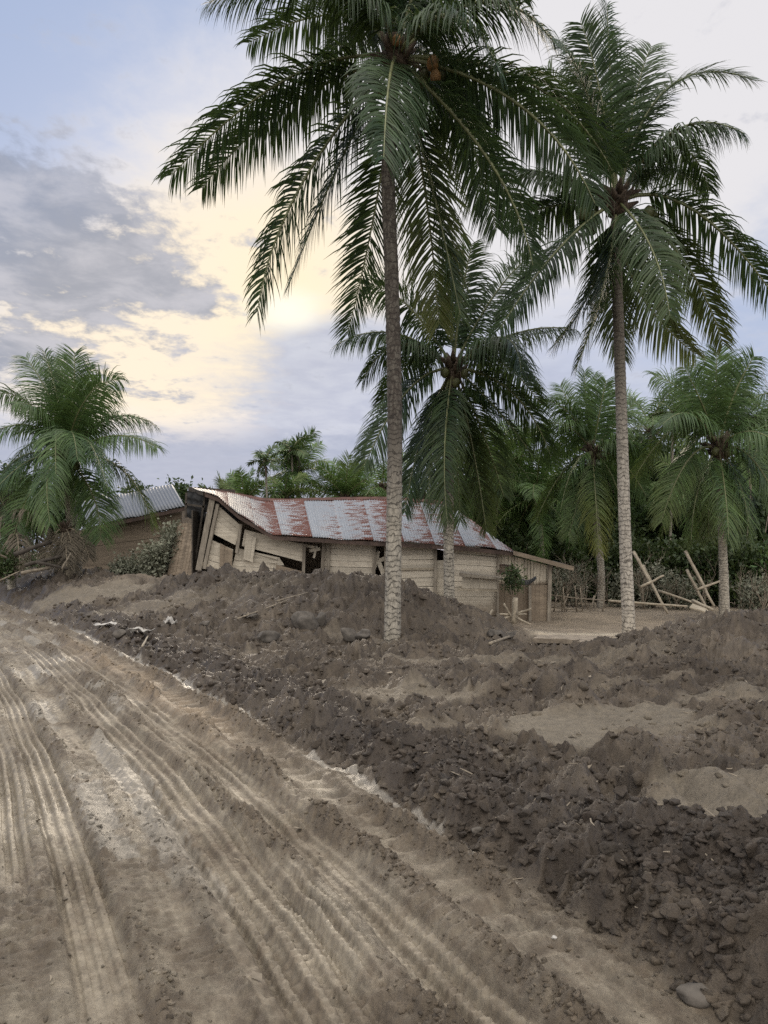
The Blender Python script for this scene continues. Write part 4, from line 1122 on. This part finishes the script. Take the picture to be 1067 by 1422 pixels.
# ridge cap
mb = MB(); pr = [p + np.array([0, 0, .02]) for p in TP[1:11]]
for k in range(len(pr) - 1):
    mb.slab(pr[k] + np.array([0, -.16, -.06]), pr[k + 1] + np.array([0, -.16, -.06]), pr[k + 1] + np.array([0, 0, .03]), pr[k] + np.array([0, 0, .03]), .01)
    mb.slab(pr[k] + np.array([0, 0, .03]), pr[k + 1] + np.array([0, 0, .03]), pr[k + 1] + np.array([0, .16, -.06]), pr[k] + np.array([0, .16, -.06]), .01)
mb.build('ridge_cap', plain('rust_red', (.10, .05, .04), .9, .4, 5), house)
# fascia under the eave
mb = MB()
for k in range(len(BT) - 1):
    mb.slab(BT[k] + np.array([0, .05, -.02]), BT[k + 1] + np.array([0, .05, -.02]), BT[k + 1] + np.array([0, .05, -.14]), BT[k] + np.array([0, .05, -.14]), .03)
mb.build('fascia', M['fascia_dark'], house)
# rafters seen in the broken left end
for (p, q) in (((284, 686, 23.5), (268, 681, 25.4)), ((300, 694, 23.6), (290, 686, 25.6))):
    m2 = MB(); m2.box_beam(at(*p), at(*q), .08, .1); m2.build('rafter', M['dark_wood'], house)
# lean-to at the right end
l0, l1 = at(713, 766, 23.0), at(797, 788, 23.0); r0, r1 = l0 + np.array([-.2, 4.6, .1]), l1 + np.array([.1, 4.6, .1])
corrugated('lean_to_roof', np.array([r0, r1]), np.array([l0, l1]), 320, house, M['roof_clean'], nv=5)
mb = MB(); dn = np.array([0, 0, -.13]); mb.slab(l0 + np.array([0, -.02, .03]), l1 + np.array([0, -.02, .03]), l1 + dn + np.array([0, -.02, .03]), l0 + dn + np.array([0, -.02, .03]), .04)
mb.build('fascia', M['fascia'], house)
# torn black lining and boards at the open left gable
mb = MB()
cn = [at(260, 681, 24.6), at(290, 688, 24.2), at(284, 725, 24.2), at(258, 718, 24.6)]
n = 10; gr = np.array([[cn[0] * (1 - i / n) * (1 - j / n) + cn[1] * (i / n) * (1 - j / n) + cn[2] * (i / n) * (j / n) + cn[3] * (1 - i / n) * (j / n) + np.array([0, .05 * math.sin(i * 1.3) + .04 * math.sin(j * 2.1), .015 * math.sin(i * 2.)]) for i in range(n + 1)] for j in range(n + 1)])
ii = np.arange((n + 1) ** 2).reshape(n + 1, n + 1)
np_mesh('lining', gr.reshape(-1, 3), np.stack([ii[:-1, :-1], ii[:-1, 1:], ii[1:, 1:], ii[1:, :-1]], -1).reshape(-1, 4), M['tarp'], house, None, None, True)
for (p, q) in (((258, 700), (285, 704)), ((259, 684), (258, 719)), ((285, 688), (270, 790))):
    m2 = MB(); m2.box_beam(at(p[0], p[1], 24.1), at(q[0], q[1], 24.1), .06, .05); m2.build('rail', M['dark_wood'], house)
mb = MB(); mb.slab(at(262, 676, 26.5), at(327, 680, 26.9), at(327, 692, 26.9), at(262, 688, 26.5), .05); mb.build('ridge_board', M['dark_wood'], house)
# small stall built against the front wall
mb = MB(); mb.slab(at(640, 792.5, 22.75), at(697, 801, 22.75), at(699, 803, 22.3), at(638, 795, 22.3), .03)
mb.slab(at(638, 795.3, 22.29), at(699, 803.3, 22.29), at(699, 805.5, 22.29), at(638, 800.5, 22.29), .03); mb.build('stall_roof', M['post'], house)
mb = MB(); planks(mb, at(642, 800, 22.6), at(690, 804, 22.6), at(690, 818, 22.6), at(642, 817, 22.6), 4, vertical=True); mb.build('stall_front', M['wall_grey'], house)
mb = MB(); mb.box_beam(at(636, 818.5, 22.5), at(692, 820, 22.5), .06, .12); mb.build('stall_shelf', M['pole'], house)

# a loose grey panel leaning on the left end of the house
mb = MB(); planks(mb, at(246, 726, 25.2), at(281, 727, 24.6), at(268, 800, 24.0), at(232, 798, 24.6), 9, vertical=True, jit=.02)
o = mb.build('fallen_panel', M['fascia'], None, loc=at(250, 795, 24.5)); tag(o, 'grey weathered plank panel leaning at the open left end of the house', 'panel')

# ------------------------------------------------------------------ hut with the plain grey roof, left
hb2 = at(190, 0, 31); hb2[2] = .5
hut = empty('wooden_hut', hb2, 'small brown hut with a clean grey corrugated roof behind the squat palm', 'hut')
corrugated('roof', [at(112, 697, 32.6), at(240, 673, 32.6)], [at(122, 731, 30), at(257, 703, 30)], 500, hut, M['roof_clean'], pitch=.13, amp=.016, nv=5)
corrugated('rear_roof', [at(112, 697, 32.62), at(240, 673, 32.62)], [at(122, 731, 35), at(247, 706, 35)], 200, hut, M['roof_clean'], pitch=.13, amp=.016, nv=4)
mb = MB(); mb.slab(at(122, 732, 30.03), at(257, 704, 30.03), at(257, 709, 30.03), at(122, 738, 30.03), .04); mb.build('fascia', M['fascia_dark'], hut)
mb = MB(); planks(mb, at(106, 737, 30.4), at(252, 706, 30.4), at(252, 812, 30.4), at(106, 812, 30.4), 3, vertical=False, th=.04, jit=.003); mb.build('wall', M['wall_brown'], hut)
mb = MB(); mb.slab(at(236, 708, 30.33), at(253, 705, 30.33), at(253, 712, 30.33), at(236, 716, 30.33), .02); mb.build('gable_board', M['post'], hut)
mb = MB(); p = at(252, 706, 30.4); q = p + np.array([0, 4.2, 0]); mb.slab(p, q, lv(q, .2), lv(p, .2), .04)
mb.build('end_wall', M['wall_brown'], hut); mb = MB()
p = at(106, 737, 30.4); q = p + np.array([0, 4.2, 0]); mb.slab(p, q, lv(q, .2), lv(p, .2), .04); mb.build('end_wall', M['wall_brown'], hut)
mb = MB(); mb.slab(at(107, 737, 30.6), at(251, 708, 30.6), at(251, 812, 30.6), at(107, 812, 30.6), .03); mb.build('wall_backing', M['dark_wood'], hut)  # dark backing added behind the planks to block light through the gaps

# ------------------------------------------------------------------ shrubs and debris
gS = 'dust covered shrubs between hut and house'
shrub('tall dusty shrub against the left end of the ruined house', 245, 0, 25.3, .72, 1.75, 2800, .13, 'leaf_dull', 401, None, z=.65)
shrub('low silt covered shrub in front of the brown hut wall', 188, 0, 25.6, .8, .95, 1800, .12, 'leaf_dull', 402, None, z=.65)
shrub('pale dusty shrub spilling over the bank between hut and house', 220, 0, 24.6, .75, 1.05, 2200, .12, 'leaf_dull', 403, None, z=.7)
shrub('dark green weeds at the far left by the log heap', 2, 0, 24.5, .5, .75, 1200, .12, 'leaf', 404, None, z=.75)
shrub('leafy green plant growing over the stump before the house corner', 712, 0, 22.0, .32, .62, 800, .09, 'leaf', 405, None, z=.5)
gBare = 'bare twiggy shrubs behind the yard'
for i, (px, d, h) in enumerate([(782, 28.5, 1.5), (800, 29.5, 2.2), (818, 28.2, 1.9), (852, 29.5, 1.6), (895, 28, 1.7), (940, 27.5, 1.4), (975, 27, 1.6), (1030, 26, 1.8), (1058, 25, 1.6), (905, 29, 2.4)]):
    bare_shrub('bare twiggy grey shrub at the back edge of the yard', px, d, h, 4, 500 + i, gBare, z=-.45)
o = bare_shrub('tall leafless branching sapling above the right edge palm', 1048, 30, 9.2, 2, 550, None, z=-.5, spread=.15)
gD = 'dusty low bushes along the back of the yard'
for i, (px, d, w, h) in enumerate([(905, 29, .9, 1.6), (870, 29.5, .8, 1.4), (945, 28, .8, 1.3), (1055, 26, .8, 1.4), (790, 30, .8, 1.5)]):
    shrub('dusty grey green bush along the back edge of the yard', px, 0, d, w, h, 1300, .13, 'leaf_dull', 560 + i, gD, z=-.5)


def stick(name, label, cat, pts, r, mat='pole', group=None, n=7):
    mb = MB(); pts = [np.asarray(p, float) for p in pts]
    K = 6; P = [pts[0] + (pts[-1] - pts[0]) * k / (K - 1) + (np.array([random.uniform(-1, 1), random.uniform(-1, 1), random.uniform(-1, 1)]) * r * .22 if 0 < k < K - 1 else 0) for k in range(K)] if len(pts) == 2 else pts
    mb.tube(P, np.linspace(r, r * .75, len(P)), n, wob=.08)
    c = (pts[0] + pts[-1]) / 2; c[2] = min(pts[0][2], pts[-1][2])
    o = mb.build(name, M[mat], None, True, loc=c); return tag(o, label, cat, group)


stick('timber_pole', 'thick pale pole leaning steeply right of the tall slim trunk', 'pole', [at(880, 766, 25), at(928, 852, 24)], 0.056)
stick('timber_pole', 'short pale pole leaning parallel beside the thick leaning pole', 'pole', [at(893, 785, 25.2), at(915, 830, 24.6)], 0.048)
stick('timber_pole', 'short crossbar lashed across the thick leaning pole', 'pole', [at(890, 815, 24.3), at(922, 799, 24.3)], 0.044)
stick('timber_pole', 'longer of two upright tilted poles left of the right edge palm', 'pole', [at(952, 765, 24), at(992, 842, 23.5)], 0.052)
stick('timber_pole', 'shorter of two upright tilted poles left of the right edge palm', 'pole', [at(954, 791, 24.1), at(982, 845, 23.6)], 0.048)
stick('timber_pole', 'crossbar tied over the pair of tilted poles', 'pole', [at(968, 819, 23.4), at(1000, 807, 23.4)], 0.040)
stick('timber_pole', 'long whitish pole lying level behind the tall slim trunk', 'pole', [at(845, 834, 23.8), at(955, 842, 23.2)], 0.040)
stick('timber_pole', 'long thin pole sloping down to the right towards the tilted pair', 'pole', [at(914, 820, 24.6), at(978, 842, 23.3)], .04)
stick('timber_pole', 'short pole end resting low on the mud heap before the tilted pair', 'pole', [at(962, 834, 23.4), at(990, 847, 22.6)], .055)
mb = MB(); mb.slab(at(962, 838, 22.9), at(985, 846, 22.8), at(982, 850, 22.4), at(958, 843, 22.5), .04)
tag(mb.build('plank', M['pole'], None, loc=at(970, 845, 22.6)), 'pale flat board lying under the two tilted poles', 'board')
# stump with radiating sticks in front of the house corner
stick('stump', 'upright stump post below the green plant in front of the house corner', 'post', [at(714, 866, 21.4), at(716, 830, 21.4)], .10)
for lab, p, q in (('stick propped from the stump up to the left', (710, 857), (700, 838)), ('long bent stick lying left of the stump on the yard', (709, 856), (683, 864)), ('stick pointing right and down from the stump', (718, 858), (737, 867)),
                  ('thin stick rising to the right of the stump', (718, 852), (738, 845)), ('short level stick left of the stump', (708, 853), (694, 853)), ('leaning stick near the cream wall left of the stump', (684, 847), (677, 860)), ('short level stick right of the stump', (719, 853), (731, 853))):
    stick('stick', lab, 'stick', [at(p[0], p[1], 21.3), at(q[0], q[1], 21.1)], .035, 'pole')
# black curled sheet beside the plant
mb = MB(); K = 8
for k in range(K):
    a0, a1 = k / K, (k + 1) / K
    f_ = lambda t: at(724 + 20 * t, 803 - 3.5 * t * t + 3 * math.sin(t * 3.1), 22.0)
    mb.slab(f_(a0), f_(a1), f_(a1) + np.array([0, -.1, -.16 * (1 - a1 * .6)]), f_(a0) + np.array([0, -.1, -.2 * (1 - a0 * .6)]), .015)
tag(mb.build('plastic_sheet', M['pot'], None, loc=at(734, 806, 22)), 'black curled plastic sheet beside the plant at the house corner', 'sheet')
# brush fence behind the yard
fz = at(800, 0, 27); fz[2] = -.5
fence = empty('stick_fence', fz, 'low rough stick fence right of the house corner', 'fence')
for k in range(9):
    px = 768 + k * 8.5; m2 = MB(); m2.tube([at(px, 858, 27), at(px + random.uniform(-14, 14), 818 + random.uniform(-8, 22), 27 + random.uniform(-.3, .3))], [.03, .02], 6); m2.build('post', M['twig'], fence, True)
for yy in (830, 847):
    m2 = MB(); m2.tube([at(764, yy - 4, 26.95), at(800, yy + random.uniform(-5, 5), 26.95), at(842, yy + random.uniform(2, 9), 26.95)], [.025, .025, .02], 6); m2.build('rail', M['twig'], fence, True)
# log heap at the far left
for i, (p, q, r, lab) in enumerate([((20, 770), (72, 752), .13, 'dark charred log propped up under the squat palm'), ((35, 785), (85, 772), .11, 'grey log lying in the heap at the foot of the squat palm'), ((30, 796), (70, 788), .10, 'short log at the front of the left heap'),
                                    ((50, 780), (95, 790), .09, 'log slanting down to the squat palm trunk'), ((0, 806), (28, 793), .04, 'pale thin branch on the left bank edge'), ((-5, 768), (10, 775), .06, 'pale broken branch at the left frame edge'), ((86, 790), (99, 768), .045, 'short stick propped against the squat palm trunk')]):
    stick('log' if r > .06 else 'branch', lab, 'log' if r > .06 else 'branch', [at(p[0], p[1], 24.3 - .1 * i), at(q[0], q[1], 24.6 - .1 * i)], r * .62, 'dark_wood' if i in (0, 1, 3) else 'twig')


# stones and scraps on the mud
def rock(name, label, cat, px, py, sx, sy, sz, mat, sharp=.3, tilt=0., group=None, seed=0, sink=.25):
    rng = np.random.default_rng(seed); p = ground_px(px, py)
    v = lump_shape(ICO3[0], rng, sharp)
    for _ in range(7):      # knock flat facets into it
        dn = norm(rng.normal(size=3)); h = rng.uniform(.62, .85); ex = np.clip(v @ dn - h, 0, None); v = v - ex[:, None] * dn
    v = v * np.array([sx, sy, sz]); a = rng.uniform(0, 3.1) * .3; ca, sa = math.cos(tilt), math.sin(tilt)
    v = np.stack([v[:, 0] * ca - v[:, 2] * sa, v[:, 1], v[:, 0] * sa + v[:, 2] * ca], 1)
    v = v + p + Z * sz * (1 - sink * 2)
    return tag(np_mesh(name, v, ICO3[1], M[mat], None, None, None, False, loc=p), label, cat, group)


rock('stone', 'rounded pale grey stone at the roadside left of the crumpled pale sheet', 'stone', 166, 886, .13, .1, .09, 'stone', .2, .2, seed=1)
rock('stone', 'pale broken lump close beside the trunk of the nearest palm', 'stone', 507, 886, .16, .14, .12, 'stone', .35, .3, seed=2)
rock('clay_slab', 'grey pointed clay slab leaning left of the pale lump near the palm', 'slab', 487, 890, .26, .12, .14, 'stone', .25, -.4, seed=3)
rock('clay_slab', 'dark grey clay slab standing on the mound slope', 'slab', 424, 872, .24, .12, .22, 'stone', .25, .3, seed=4)
rock('clay_slab', 'small upright clay shard right of the standing slab', 'slab', 446, 868, .14, .1, .18, 'stone', .3, -.5, seed=5)
rock('clay_slab', 'rounded grey clay lump on the lower mound left of the standing slab', 'slab', 372, 890, .22, .16, .12, 'stone', .2, 0, seed=6)
rock('stone', 'big smooth mud covered stone at the lower right road edge', 'stone', 968, 1382, .085, .06, .03, 'stone', .2, .1, seed=7)
rock('stone', 'little white pebble lying on the road at the lower right', 'stone', 770, 1305, .014, .012, .008, 'pale', .2, .1, seed=9)
rock('stone', 'tan chip of stone on the berm above the road bend', 'stone', 660, 1160, .03, .025, .02, 'stone', .3, .1, seed=10)
rock('stone', 'flat grey stone halfway up the left bank', 'stone', 284, 868, .10, .08, .05, 'stone', .3, .2, seed=11)


def scrap(label, px, py, w, h, mat, seed, cat='sheet', name='plastic_scrap', lift=.5):
    rng = np.random.default_rng(seed); p = ground_px(px, py); n = 12
    i, j = np.meshgrid(np.linspace(-.5, .5, n), np.linspace(-.5, .5, n), indexing='ij')
    ph = rng.uniform(0, 6, 6)
    z = lift * h * (.5 + .35 * np.sin(i * 7 + ph[0]) + .3 * np.sin(j * 9 + ph[1]) + .2 * np.sin(i * 17 + j * 11 + ph[2]))
    x = i * w * (1 + .25 * np.sin(j * 6 + ph[3])); y = j * w * .6 + .1 * w * np.sin(i * 8 + ph[4])
    v = np.stack([x, y, z], -1).reshape(-1, 3) + p
    ii = np.arange(n * n).reshape(n, n)
    o = np_mesh(name, v, np.stack([ii[:-1, :-1], ii[:-1, 1:], ii[1:, 1:], ii[1:, :-1]], -1).reshape(-1, 4), M[mat], None, None, None, True, loc=p)
    s = o.modifiers.new('thick', 'SOLIDIFY'); s.thickness = .004
    return tag(o, label, cat)


scrap('crumpled pale sheet lying at the foot of the left bank', 196, 882, .38, .16, 'pale', 1)
scrap('small pale torn scrap on the left bank slope', 236, 868, .22, .26, 'pale', 2)
scrap('long pale strip of plastic above the roadside stone', 150, 870, .42, .1, 'pale', 3)
scrap('dull flat scrap near the crest of the left bank', 347, 862, .3, .1, 'stone', 4)
stick('stick', 'short pale stick in the mud below the crumpled sheet', 'stick', [ground_px(198, 900) + Z * .02, ground_px(206, 890) + Z * .08], .018)
stick('stick', 'thin long twig lying on the mound above the standing slab', 'stick', [ground_px(330, 866) + Z * .05, ground_px(400, 838) + Z * .06], .016, 'twig')
stick('stick', 'thin straight twig on the dark mound left of the nearest palm', 'stick', [ground_px(385, 842) + Z * .05, ground_px(428, 828) + Z * .06], .014, 'twig')
# broken slabs at the front edge of the yard
def slab(label, pts, th, mat, name='concrete_slab'):
    mb = MB(); p = [np.asarray(q) for q in pts]
    n = 10; top = []
    rng = random.Random(int(p[0][0] * 1000))
    ring = []
    for k in range(4):
        for q in range(n): ring.append(p[k] + (p[(k + 1) % 4] - p[k]) * q / n + np.array([rng.uniform(-.05, .05), rng.uniform(-.05, .05), rng.uniform(-.01, .01)]))
    mb.poly(ring); bot = [r + np.array([rng.uniform(-.03, .03), .03, -th]) for r in ring]; mb.poly(bot[::-1])
    for k in range(len(ring)):
        mb.poly([ring[k], bot[k], bot[(k + 1) % len(ring)], ring[(k + 1) % len(ring)]])
    o = mb.build(name, M[mat], None, loc=sum(p) / 4 - Z * th); return tag(o, label, 'slab')


slab('long broken slab edge jutting over the mud at the front of the yard', [at(742, 886, 15.9), at(846, 890, 15.5), at(852, 883, 16.6), at(745, 881, 16.6)], .10, 'concrete')
slab('tilted end of the broken yard slab next to the right mud heap', [at(800, 892, 15.2), at(844, 897, 15.0), at(848, 889, 15.6), at(806, 886, 15.7)], .08, 'concrete')
scrap('grey tin sheet fragment sticking out of the mud at the yard corner', 697, 886, .5, .2, 'stone', 6, 'sheet', 'tin_sheet', .8)
stick('stick', 'grey stick slanting below the tin fragment at the yard corner', 'stick', [ground_px(680, 898) + Z * .03, at(708, 884, 15.0)], .03, 'twig')

# ------------------------------------------------------------------ sky
world = bpy.data.worlds.new('World'); scene.world = world; world.use_nodes = True
t = NT(world.node_tree); t.n.clear()
tc = t.node('ShaderNodeTexCoord').outputs['Generated']
sx = t.node('ShaderNodeSeparateXYZ'); t.put(sx.inputs[0], tc)
x_, y_, z_ = sx.outputs
az = t.m('MULTIPLY', t.m('ARCTAN2', x_, y_), 180 / math.pi)
el = t.m('MULTIPLY', t.m('ARCSINE', z_), 180 / math.pi)


def ae(px, py):
    a = math.atan2(px - CX, F); return math.degrees(a), math.degrees(math.atan2((HOR - py) * math.cos(a), F))


SUN_AZ, SUN_EL = ae(398, 428)
sky = t.node('ShaderNodeTexSky', sky_type='NISHITA'); sky.sun_disc = False
sky.sun_elevation = R(SUN_EL); sky.sun_rotation = R(SUN_AZ); sky.air_density = 1.; sky.dust_density = 2.
# cloud-layer coordinates: where the line of sight meets a high flat sheet
den = t.m('MAXIMUM', t.m('ADD', z_, .12), .03)
cv = t.node('ShaderNodeCombineXYZ'); t.put(cv.inputs[0], t.m('DIVIDE', x_, den)); t.put(cv.inputs[1], t.m('DIVIDE', y_, den))
cp = cv.outputs[0]
n_big = t.noise(cp, .8, 4, .5, .3); n_mid = t.noise(cp, 5.2, 8, .6, .3); n_fine = t.noise(t.mapping(cp, (1.2, 1., 1)), 12., 8, .62, .2)
wob = t.m('ADD', t.m('SUBTRACT', n_mid, .5), t.m('MULTIPLY', t.m('SUBTRACT', n_fine, .5), .6))


def blob(px, py, wa, we, rot=0., wz=0.):
    a0, e0 = ae(px, py)
    da = t.m('SUBTRACT', az, a0); de = t.m('SUBTRACT', el, e0)
    if rot:
        c, s = math.cos(rot), math.sin(rot)
        da, de = t.m('ADD', t.m('MULTIPLY', da, c), t.m('MULTIPLY', de, s)), t.m('SUBTRACT', t.m('MULTIPLY', de, c), t.m('MULTIPLY', da, s))
    r2 = t.m('ADD', t.m('POWER', t.m('DIVIDE', da, wa), 2.), t.m('POWER', t.m('DIVIDE', de, we), 2.))
    return t.m('EXPONENT', t.m('MULTIPLY', r2, -1.))


def addm(*a):
    s = a[0]
    for q in a[1:]: s = t.m('ADD', s, q)
    return s


def lin(r, g, b):
    f = lambda c: (c / 255 / 12.92) if c / 255 <= .04045 else ((c / 255 + .055) / 1.055) ** 2.4
    return (f(r), f(g), f(b))


nis = t.node('ShaderNodeMix', data_type='RGBA', blend_type='MULTIPLY'); nis.inputs[0].default_value = 1.
t.put(nis.inputs[6], sky.outputs[0]); nis.inputs[7].default_value = (.11, .11, .11, 1)
# thin high veil over the clear sky, bluer at the left top and to the right
base = t.mix(.88, nis.outputs[2], t.mix(t.ss(2, 34, el), lin(176, 186, 211), lin(158, 176, 210)))
warm_far = addm(blob(620, 190, 19, 12, .1), t.m('MULTIPLY', blob(960, 110, 15, 11), .9), t.m('MULTIPLY', blob(330, 310, 9, 6.5), .8))
warm_far = t.m('MULTIPLY', t.ss(.12, .85, t.m('ADD', warm_far, t.m('MULTIPLY', wob, .55))), .92)
c = t.mix(warm_far, base, lin(228, 225, 226))
# warm light round the hidden sun and under the left clouds
glow = addm(blob(390, 400, 9, 9), t.m('MULTIPLY', blob(250, 470, 10, 6., .25), .85), t.m('MULTIPLY', blob(90, 420, 11, 9), .62))
c = t.mix(t.ss(.12, 1.0, t.m('ADD', glow, t.m('MULTIPLY', wob, .5))), c, lin(250, 235, 212))
c = t.mix(t.m('MULTIPLY', t.m('MINIMUM', blob(395, 415, 4.5, 5), 1.), .75), c, lin(255, 238, 203))
# lavender bank low down, right of the sun
low = addm(blob(540, 570, 10, 6.), blob(680, 600, 17, 6.5), t.m('MULTIPLY', blob(450, 480, 4.2, 2.), .55))
c = t.mix(t.m('MULTIPLY', t.ss(.10, .95, t.m('ADD', low, t.m('MULTIPLY', wob, .9))), .9), c, t.mix(t.ss(.3, .7, n_mid), lin(178, 184, 204), lin(196, 201, 216)))
hz_ = t.m('MULTIPLY', t.ss(9.6, 7.4, t.m('ADD', el, t.m('MULTIPLY', wob, 2.2))), t.ss(14, -10, t.m('ADD', az, t.m('MULTIPLY', wob, 8.))))
c = t.mix(t.m('MULTIPLY', hz_, .9), c, t.mix(n_fine, lin(160, 167, 188), lin(182, 187, 204)))
# blue-grey broken clouds at the left
dk = addm(blob(95, 315, 9, 4.0, -.12), t.m('MULTIPLY', blob(200, 395, 5.2, 1.6, -.05), .95), t.m('MULTIPLY', blob(60, 265, 7, 2.2, -.2), .55), t.m('MULTIPLY', blob(100, 425, 4.2, 1.5, -.1), .75),
          t.m('MULTIPLY', blob(40, 495, 7, 1.7, -.14), 1.), t.m('MULTIPLY', blob(285, 430, 2.6, .6), .55), t.m('MULTIPLY', blob(215, 478, 3.4, .6, -.05), .55), t.m('MULTIPLY', blob(235, 550, 2.6, .6), .5), t.m('MULTIPLY', blob(20, 375, 5, 1.1), .5),
          t.m('MULTIPLY', blob(-150, 350, 9, 8), .8))
dkm = t.ss(.30, 1.1, t.m('ADD', dk, t.m('ADD', t.m('MULTIPLY', wob, 2.6), t.m('MULTIPLY', t.m('SUBTRACT', n_fine, .5), .9))))
c = t.mix(t.m('MULTIPLY', dkm, .84), c, t.mix(t.ss(.35, .68, n_mid), lin(140, 148, 166), lin(182, 184, 196)))
# thin streaks elsewhere
st = t.m('MULTIPLY', t.ss(.58, .75, n_fine), t.ss(.5, .7, n_big))
c = t.mix(t.m('MULTIPLY', st, .12), c, lin(150, 158, 180))
# the sun burning through
c = t.mix(t.ss(.1, 1.15, t.m('ADD', blob(398, 430, 3.2, 1.7), t.m('MULTIPLY', wob, .45))), c, (1.05, .98, .82))
# sky brightened overhead and behind the viewer, added as fill light
over = t.m('MAXIMUM', t.ss(38, 72, el), t.m('MULTIPLY', t.m('MULTIPLY', t.ss(.1, -.5, y_), t.ss(-2, 12, el)), .72))
fillc = t.mix(t.ss(.35, .65, n_big), (1.9, 1.8, 1.66), (2.8, 2.64, 2.42))
c = t.mix(over, c, fillc)
bg = t.node('ShaderNodeBackground'); t.put(bg.inputs[0], c); bg.inputs[1].default_value = 1.0
out = t.node('ShaderNodeOutputWorld'); t.l.new(bg.outputs[0], out.inputs[0])

sl = bpy.data.lights.new('sun', 'SUN'); sl.energy = 1.5; sl.angle = R(20); sl.color = (1., .86, .68)
so = bpy.data.objects.new('sun', sl); COL.objects.link(so)
sd = Vector((math.sin(R(SUN_AZ)) * math.cos(R(SUN_EL)), math.cos(R(SUN_AZ)) * math.cos(R(SUN_EL)), math.sin(R(SUN_EL))))
so.rotation_euler = sd.to_track_quat('Z', 'Y').to_euler(); so.location = sd * 50

# ------------------------------------------------------------------ camera
cam = bpy.data.cameras.new('camera'); co = bpy.data.objects.new('camera', cam); COL.objects.link(co)
cam.sensor_fit = 'VERTICAL'; cam.sensor_height = 36; cam.lens = 36 * F / 1422
cam.shift_y = (HOR - 711) / 1422
co.location = (0, 0, EYE); co.rotation_euler = (math.pi / 2, 0, 0); cam.clip_start = .05; cam.clip_end = 4000
scene.camera = co
scene.view_settings.view_transform = 'Standard'; scene.view_settings.look = 'None'
scene.view_settings.exposure = .13; scene.view_settings.gamma = 1
scene.cycles.use_denoising = False
scene.cycles.sample_clamp_indirect = 4
scene.cycles.max_bounces = 6; scene.cycles.transparent_max_bounces = 4
